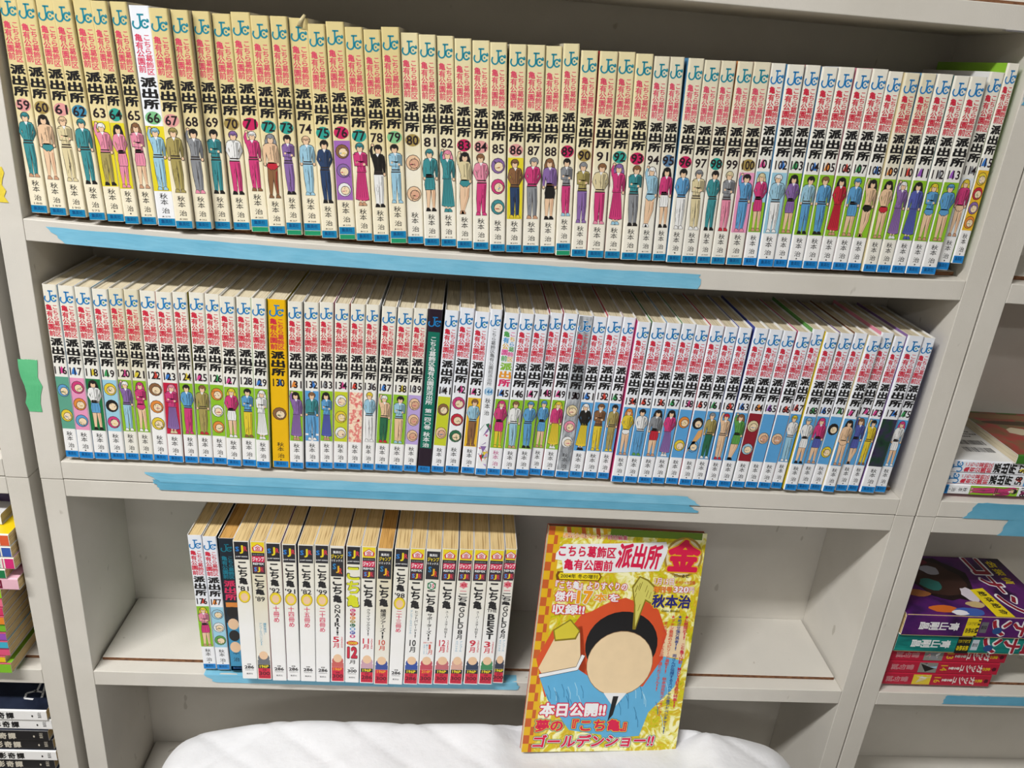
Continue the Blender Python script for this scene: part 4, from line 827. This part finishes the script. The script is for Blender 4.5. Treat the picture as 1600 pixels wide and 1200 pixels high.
# ------------------------------------------------------------------ lying stacks, right-hand bookcase
def lying(kind, w_, H, ycf, xl, zlo, label, grp, top_left=True, jm=None, side='w', page=PAGE_W, d=.112, yaw=0):
    """Empty for a book lying flat, spine to the front; its local z runs along the spine"""
    th = -math.pi/2 if top_left else math.pi/2
    x = xl+H if top_left else xl
    t = thing(kind, label, 'book', (x, ycf, zlo+w_/2+Z0), (0, th, yaw), grp)
    jacket(w_, d, H, jm, mat(PAL.get(side, side), .3), t); pages(w_, d, H, page, t, top=.001); return t
g = 'manga volumes lying on the right-hand shelf'
def flat_vol(num, w_, xl, y, zlo, label, tl, badge, bg, fig, side):
    H = .174; th = -math.pi/2 if tl else math.pi/2; x = xl+H if tl else xl
    return volume(num, w_, H, 'new', badge, bg, fig, side, 'd', (x, y, zlo+w_/2+Z0), (0, th, 0), label, g, AGED['pure'])
zb = z2+.0046
flat_vol('108', .0118, .9006, .008, zb, 'white manga paperback lying lowest in the stack, spine with green picture strip at left', False, 'P', 'l', 'TkPPp', 'P')
flat_vol('58', .0140, .9000, .009, zb+.0119, 'white manga paperback lying flat with spine number 58', True, 'r', 'b', None, 'w')
b57 = flat_vol('57', .0146, .8992, .008, zb+.0260, 'white manga paperback lying flat with spine number 57 and barcodes on its back', True, 'y', None, None, 'w')
# back cover print of 57: lies on the top face; local +x is up
a = Art(); BK = mat('#2c2c30')
def onback(a, u0, u1, y0, y1): pass
vv = []; ff = []
def strip(u0, u1, y0, y1):
    n = len(vv); xx = .0073+.00006; vv.extend([(xx, y0, u0), (xx, y1, u0), (xx, y1, u1), (xx, y0, u1)]); ff.append((n, n+1, n+2, n+3))
rnd = random.Random(9)
for (u0, yy) in ((.143, .022), (.143, .040)):
    u = u0-.001
    while u > u0-.034: s_ = rnd.choice([.0004, .0007, .0011]); strip(u-s_, u, yy, yy+.011); u -= s_+rnd.choice([.0005, .0008, .0011])
for i, (yy, l0, l1) in enumerate([(.060, .16, .115), (.066, .16, .105), (.072, .15, .11), (.020, .104, .097), (.030, .103, .101), (.040, .103, .101), (.050, .103, .101), (.078, .14, .112)]):
    u = l0
    while u > l1:
        s_ = rnd.uniform(.001, .0028); strip(u-s_, u, yy, yy+.0022); u -= s_+.0006
link('barcode_print', mesh('barcode_print', vv, ff, [BK]), b57)
# picture-covered book on top
PICT = m_mottle('brown_green_cover', ['#3c4a26', '#7a5238', '#9c3a38', '#5c6a44', '#b08a5c'], 22)
t = thing('picture_book', 'brown and green picture-covered book lying on top of book 57', 'book', (.9685+.19, .004, zb+.0408+.0055+Z0), (0, -math.pi/2, 0))
jacket(.011, .15 if 0 else .112, .19, mat('#3f7a2a', .3), PICT, t); pages(.011, .112, .19, PAGE_W, t, top=.001)
v, f = [], []
a = Art(); a.step = 0
def topart(par, hx, items):
    """flat print on the upper face of a lying book: u along the spine from its far end, y depth"""
    V = []; Fc = []; mt = []; mi = []
    for k, (pts, m) in enumerate(items):
        n = len(V); V += [(hx+.00005*(k+1)/len(items)+.00004, y, u) for u, y in pts]; Fc.append(tuple(range(n, n+len(pts))))
        if m not in mt: mt.append(m)
        mi.append(mt.index(m))
    return link('cover_picture', mesh('cover_picture', V, Fc, mt, mi), par)
def wob(cu, cy, ru, ry, seed, n=14):
    r_ = random.Random(seed); return [(cu+ru*math.cos(6.2832*i/n)*r_.uniform(.85, 1.1), cy+ry*math.sin(6.2832*i/n)*r_.uniform(.85, 1.1)) for i in range(n)]
topart(t, .0055, [([(.188, .094), (.05, .094), (.05, .106), (.188, .106)], mat('#8a6a48')), (wob(.13, .03, .03, .018, 1), mat('#8c4a36')), (wob(.1, .055, .03, .012, 2), mat('#a32f44')), (wob(.15, .06, .014, .01, 3), mat('#c8bca0')), (wob(.09, .02, .02, .01, 4), mat('#b5343a')), (wob(.14, .082, .04, .006, 5), mat('#4a3a2a')), (wob(.11, .042, .025, .004, 6), mat('#d8d2c2')), ([(.19, .1085), (.165, .1085), (.165, .111), (.19, .111)], mat('#3f7a2a')), ([(.145, .1085), (.12, .1085), (.12, .111), (.145, .111)], mat('#3f7a2a'))])

# third right-hand shelf: three crimson, one teal, one purple
g = 'manga books stacked on the lower right-hand shelf'
zb = z3+.0046
for num, k, c, xl in (('16', 0, 'yB', .8990), ('14', 1, 'ke', .9006), ('13', 2, 'ep', .9016)):
    w_ = .0178; H = .1380+.003*k; th = math.pi/2
    t = thing('crimson_volume', {'16': 'lowest crimson manga paperback of the stack, gold 16 and yellow-haired picture', '14': 'middle crimson manga paperback of the stack, gold 14 and grey black picture', '13': 'topmost crimson manga paperback, gold 13, directly under the teal book'}[num], 'book', (xl, .0085, zb+.0001+k*.0180+w_/2+Z0), (0, th, 0), g)
    jacket(w_, .105, H, mat('#b81f3c', .35), mat('#a81c38', .35), t); pages(w_, .105, H, PAGE_W, t)
    a = Art(); a.vtext('雷句誠', 0, .0072, H*.22, H*.07, mat('#d8a8a8'), 2, .02) if 0 else None
    # lettering runs head to the right, feet to the left
    a.vtext('金色の', 0, .0048, H*.93, H*.86, YEL, 2, .02); a.build('small_title', t)
    a = Art(); a.vtext('ガッシュ!!', 0, .0125, H*.86, H*.56, mat('#e8dcd8'), 2, .035); a.build('title_lettering', t)
    a = Art(); a.htext(num, -.0042, .0042, H*.49, H*.55, mat('#e2b52a'), 2, .02); a.build('volume_number', t)
    a = Art(); a.rect(-w_/2+.0016, w_/2-.0016, H*.30, H*.46, pm(c[0]) if num == '16' else mat('#8a8a84'), 1)
    for q in range(6): a.poly([(random.uniform(-.007, .007), random.uniform(H*.3, H*.46)) for _ in range(3)], pm(random.choice('wkmec'+c)), 2+q*.2)
    a.build('picture_panel', t)
    a = Art(); a.vtext('雷句誠', 0, .0080, H*.26, H*.06, mat('#c98a90'), 2, .02); a.build('author_lettering', t)
    a = Art(); a.poly([(-.003, H*.955), (0, H*.94), (.003, H*.955), (.002, H*.98), (-.002, H*.98)], mat('#5a1024'), 2); a.build('publisher_mark', t)
TEAL = m_mottle('teal_cover', ['#0c5a5a', '#127a74', '#1d8f86'], 30, (6, 1, 1)); PURP = m_mottle('purple_cover', ['#1a0f20', '#43195c', '#5a1f66', '#2a1038'], 24)
def conan(w_, zlo, m, label, xl, yy, tab, H=.182):
    t = thing('thick_manga_book', label, 'book', (xl, yy, zlo+w_/2+Z0), (0, math.pi/2, 0), g)
    jacket(w_, .118, H, m, m, t, r=.003); pages(w_, .118, H, PAGE_Y, t, fore=.0006, top=.0004)
    a = Art(); a.vtext('青山剛昌', 0, .0115, H*.36, H*.10, WHITE, 2, .025); a.build('author_lettering', t)
    a = Art(); a.rect(-.0125, .0125, H*.40, H*.49, YEL if tab == 'y' else INK, 1)
    a.vtext('絶体絶命', .005, .007, H*.485, H*.405, INK if tab == 'y' else YEL, 2, .02); a.vtext('セレクション', -.005, .006, H*.485, H*.405, INK if tab == 'y' else YEL, 2, .01)
    for i in range(5): a.rect(.0115-.0055*i, .0135-.0055*i, H*.473, H*.489, INK, 3) if tab == 'y' else None
    a.build('yellow_tab', t)
    a = Art(); a.rect(-.0075, .0075, H*.50, H*.545, mat('#6a6a70') if tab == 'y' else mat('#c8d4e0'), 1); a.vtext('特別編', 0, .005, H*.54, H*.505, INK, 2, .01); a.build('grey_tab', t)
    a = Art()
    def col(ly, mm_, off):
        for ch, z0_, z1_ in (('コ', .96, .83), ('ナ', .83, .70), ('ン', .70, .56)):
            a.vtext(ch, 0, .0205+off*.04, H*z0_, H*z1_, mm_, ly, off, True)
    col(2, WHITE, .10); col(3, mat('#a01f34'), .03)
    a.ell(.004, H*.615, .0048, .0058, mat('#2a4f8a'), 4); a.build('title_lettering', t)
    return t
t1 = conan(.0262, zb+.0544, TEAL, 'thick teal manga book lying between the purple book and the crimson ones', .9008, .002, 'k')
t2 = conan(.0300, zb+.0544+.0264, PURP, 'thick purple manga book lying on top of the teal one', .9004, -.002, 'y')
# its cover (upper face, local -x up since head points right)
hx = -.0150
def topart2(par, items):
    V = []; Fc = []; mt = []; mi = []
    for k, (pts, m) in enumerate(items):
        n = len(V); V += [(hx-.00004-.0002*(k+1)/len(items), y, u) for u, y in pts]; Fc.append(tuple(range(n, n+len(pts)))[::-1])
        if m not in mt: mt.append(m)
        mi.append(mt.index(m))
    return link('cover_picture', mesh('cover_picture', V, Fc, mt, mi), par)
topart2(t2, [(wob(.075, .072, .042, .044, 11, 22), mat('#1c1012')), (wob(.074, .070, .034, .036, 12, 22), mat('#3a241e')), (wob(.074, .088, .012, .010, 13), mat('#a8a8b4')), (wob(.06, .058, .014, .012, 14), mat('#2f6f68')), (wob(.035, .040, .014, .007, 15), mat('#a86a3c')), (wob(.098, .040, .010, .014, 20), mat('#d8cfd8')),
     (wob(.050, .012, .018, .007, 16), mat('#cf6a26')), (wob(.078, .008, .018, .008, 17), mat('#3f5fae')), (wob(.066, .006, .010, .005, 21), mat('#e6e6ee')), (wob(.094, .022, .012, .006, 18), mat('#c8b07c')), (wob(.06, .105, .02, .008, 19), mat('#6a1a30')),
     ([(.104, .050), (.122, .054), (.1285, .001), (.106, .001)], YEL)])
# cover title: characters laid on the upper face, head to the right
V = []; Fc = []; MI = []
def laid(ch, u0, u1, y0, y1, off, mi_, lift):
    gl = glyph(ch, off); a0, b0, c0, d0 = gl[2]; n = len(V)
    for i_, (x, y) in enumerate(gl[0]):
        fx = (x-a0)/(b0-a0); fy = (y-c0)/(d0-c0); V.append((hx-.0003-lift-(i_//gl[3])*3e-6, y1+(y0-y1)*fx if 0 else y0+(y1-y0)*(1-fx), u0+(u1-u0)*fy))
    for q in gl[1]: Fc.append(tuple(n+i for i in q)); MI.append(mi_)
for ch, y0, y1 in (('コ', .082, .117), ('ナ', .045, .079), ('ン', .009, .042)):
    laid(ch, .1275, .1545, y0-.002, y1+.002, .07, 0, 0); laid(ch, .130, .152, y0, y1, .03, 1, .00006)
for i, ch in enumerate('名探偵'): laid(ch, .159, .171, .098-.017*i, .112-.017*i, .02, 2, 0)
for i, ch in enumerate('絶体絶命'): laid(ch, .110+.0015*i, .120+.0015*i, .038-.011*i, .047-.011*i, .02, 3, .0001)
link('cover_lettering', mesh('cover_lettering', V, Fc, [WHITE, mat('#8a1a30'), YEL, INK], MI), t2)

# ------------------------------------------------------------------ left-hand stacks (only their right ends show)
g = 'small manga books stacked on the left-hand shelf'
zb = z3+.0046
LB = [('#7fbf2c', -.0905, .0138, 'lime-ended pink'), ('#e8c51f', -.0955, .0088, 'yellow-ended pink'), ('#e0567e', -.0900, .0116, 'rose-ended'), ('#3fb0cc', -.0893, .0102, 'cyan-ended'), ('#9a52b8', -.0900, .0104, 'purple-ended'), ('#77b82c', -.0895, .0116, 'grass-green-ended'),
      ('#e88a2c', -.0880, .0112, 'orange-ended'), ('#d8386a', -.0880, .0105, 'crimson-ended'), ('#e8708a', -.0875, .0110, 'salmon-ended')]
z = zb
PK = mat('#a8264e', .35)
for i, (c, xr, w_, nm) in enumerate(LB):
    H = .16; xr += .012; w_ *= .955
    t = thing('small_manga_book', '%s small manga book lying in the left-hand stack' % nm, 'book', (xr-H, -.011+.001*(i % 3), z+w_/2+Z0), (0, math.pi/2, 0), g)
    jacket(w_, .1, H, PK, mat(c, .35), t); pages(w_, .1, H, PAGE_Y, t, top=.0006)
    a = Art(); a.rect(-w_/2+.0009, w_/2-.0009, H-.013, H, mat(c, .35), 1); a.build('coloured_end', t)
    a = Art(); a.rect(-w_/2+.002, w_/2-.002, H-.022, H-.015, WHITE, 1); a.htext('L', -.0022, .0022, H-.021, H-.016, INK, 2, .04); a.build('white_mark', t)
    z += w_+.0002
for (c, xr, w_, nm, m1) in (('#9ccf1f', -.0830, .0118, 'lime green', '#9ccf1f'), ('#e8a8bc', -.0640, .0150, 'pale pink wide', '#ecbccb')):
    H = .17; xr += .008; w_ *= .955; t = thing('small_manga_book', '%s small manga book lying in the left-hand stack' % nm, 'book', (xr-H, -.009, z+w_/2+Z0), (0, math.pi/2, 0), g)
    jacket(w_, .1, H, mat(m1, .35), mat(m1, .35), t); pages(w_, .1, H, PAGE_Y, t, top=.0006)
    a = Art(); a.rect(-w_/2+.002, w_/2-.002, H-.024, H-.016, mat('#7a1838'), 1); a.htext('E', -.002, .002, H-.022, H-.018, WHITE, 2, .03); a.build('white_mark', t); z += w_+.0002
for (c, xr, w_, nm, cov) in (('#1f7a4a', -.0765, .0122, 'green', '#cfc8b8'), ('#d8307a', -.0660, .0148, 'magenta', '#e88ab0'), ('#3a5fb0', -.0668, .0136, 'blue', '#9ac0dc'), ('#e0603a', -.0668, .0150, 'orange', '#e8c91c')):
    H = .174; xr += .0105; w_ *= .955; t = thing('manga_volume', 'white manga spine with teal lettering and %s end band in left-hand stack' % nm, 'book', (xr-H, -.010, z+w_/2+Z0), (0, math.pi/2, 0), g)
    jacket(w_, .112, H, AGED['white'], mat(cov, .35), t); pages(w_, .112, H, PAGE_Y, t, top=.0006)
    a = Art(); a.rect(-w_/2+.0012, w_/2-.0012, H-.009, H-.0004, mat(c, .35), 1); a.rect(-w_/2+.0012, w_/2-.0012, H-.0115, H-.0105, mat(c, .35), 1); a.build('coloured_end', t)
    a = Art(); a.htext('週刊', -w_*.36, w_*.36, H-.021, H-.0135, mat('#2f8fa0'), 2, .03); a.build('teal_lettering', t)
    a = Art(); a.vtext('物語', 0, w_*.7, H-.024, H-.045, INK, 2, .03); a.build('title_lettering', t)
    z += w_+.0002
if z < -.300:
    w_ = .0125; t = thing('manga_volume', 'white manga volume with blue round emblem lying near the top of left-hand stack', 'book', (-.070-.174, .006, z+w_/2+Z0), (0, math.pi/2, 0), g)
    jacket(w_, .112, .174, AGED['pure'], mat('#d8d8dc', .35), t); pages(w_, .112, .174, PAGE_W, t); inst('emblem', E_NEW, t, .011, .0085, (0, 0, .16)); z += w_+.0002
H = .176; w_ = min(.02, -.2790-z)
t = thing('dark_picture_book', 'dark purple picture-covered book on top of the left-hand stack', 'book', (-.066-H, .03, z+w_/2+Z0), (0, math.pi/2, 0), g)
DP = m_mottle('dark_purple_cover', ['#14101c', '#2c2240', '#4a3a5c', '#1a1424'], 26); jacket(w_, .09, H, DP, DP, t); pages(w_, .09, H, PAGE_W, t)

g = 'black and white manga volumes stacked on the lowest left-hand shelf'
z = -.7342+.0046
LS = [('w', None), ('k', None), ('w', None), ('k', None), ('w', 'k'), ('k', 'g'), ('w', 'r'), ('k', 'b'), ('k', None), ('w', None), ('w', None)]
ws = (-.5618-.0002*11-z)/11
NM = ['lowest white', 'lowest black', 'second white from below', 'second black from below', 'white with dark-tinted end', 'black with green-tinted end', 'white with red end', 'black with pale blue end', 'upper black', 'second white from the top', 'topmost white']
DK = m_mottle('midnight_cover', ['#0c0e14', '#1a2030', '#2c3448', '#10131c'], 14)
for i, (c, e_) in enumerate(LS):
    H = .174; w_ = ws; xl = -.0590-H-.0025*((i*7) % 3)
    t = thing('manga_volume', '%s manga spine in the lowest left-hand stack' % NM[i], 'book', (xl+H if 0 else xl+H, .006+.002*(i % 2), z+w_/2+Z0), (0, -math.pi/2, 0), g)
    ink = INK if c == 'w' else mat('#cfc8b8')
    jacket(w_, .112, H, AGED['white'] if c == 'w' else mat('#1b1a1d', .35), DK, t); pages(w_, .112, H, PAGE_Y, t)
    hs = w_/2-.0012
    a = Art(); a.rect(-hs*.6, hs*.6, .0008, .004, ink, 1) if 0 else a.ell(-hs*.1, .016, .0016, .001, ink, 2); a.htext('集英社', -hs*.5, hs*.8, .006, .010, ink, 2, 0); a.build('publisher_lettering', t)
    a = Art()
    x_ = .036
    for ch in '伯影奇譚'[::-1]:
        gl = glyph(ch, .035); a0, b0, c0, d0 = gl[2]; n = len(a.v); kk = a.idx(ink)
        a.v += [(-(hs*.82)+(y-c0)/(d0-c0)*hs*1.5, -8e-5-(i_//gl[3])*3e-6, x_+.0085-(x-a0)/(b0-a0)*.0085) for i_, (x, y) in enumerate(gl[0])]
        for q in gl[1]: a.f.append(tuple(n+j for j in q)); a.mi.append(kk)
        x_ += .0100
    a.build('title_lettering', t)
    if e_: a = Art(); a.rect(-hs, hs, .082, .12, {'k': DK, 'g': mat('#4a5a44'), 'r': mat('#a81f38'), 'b': mat('#7c86a0')}[e_], 1); a.build('coloured_end', t)
    z += w_+.0002
# scribbled mark on the topmost cover
a_pts = [[(.014, .020), (.020, .042)], [(.016, .028), (.028, .030)], [(.026, .044), (.024, .030), (.034, .026), (.032, .018), (.022, .017)]]
V = []; Fc = []
for pl in a_pts:
    for p, q in zip(pl, pl[1:]):
        dx, dy = q[0]-p[0], q[1]-p[1]; d_ = math.hypot(dx, dy); nx, ny = -dy/d_*.0012, dx/d_*.0012; n = len(V)
        V += [(ws/2+.00012, p[1]+ny, p[0]+nx), (ws/2+.00012, q[1]+ny, q[0]+nx), (ws/2+.00012, q[1]-ny, q[0]-nx), (ws/2+.00012, p[1]-ny, p[0]-nx)]; Fc.append((n, n+1, n+2, n+3))
link('cover_mark', mesh('cover_mark', V, Fc, [WHITE]), t)

bpy.data.objects.remove(_to); bpy.data.scenes.remove(SC2)
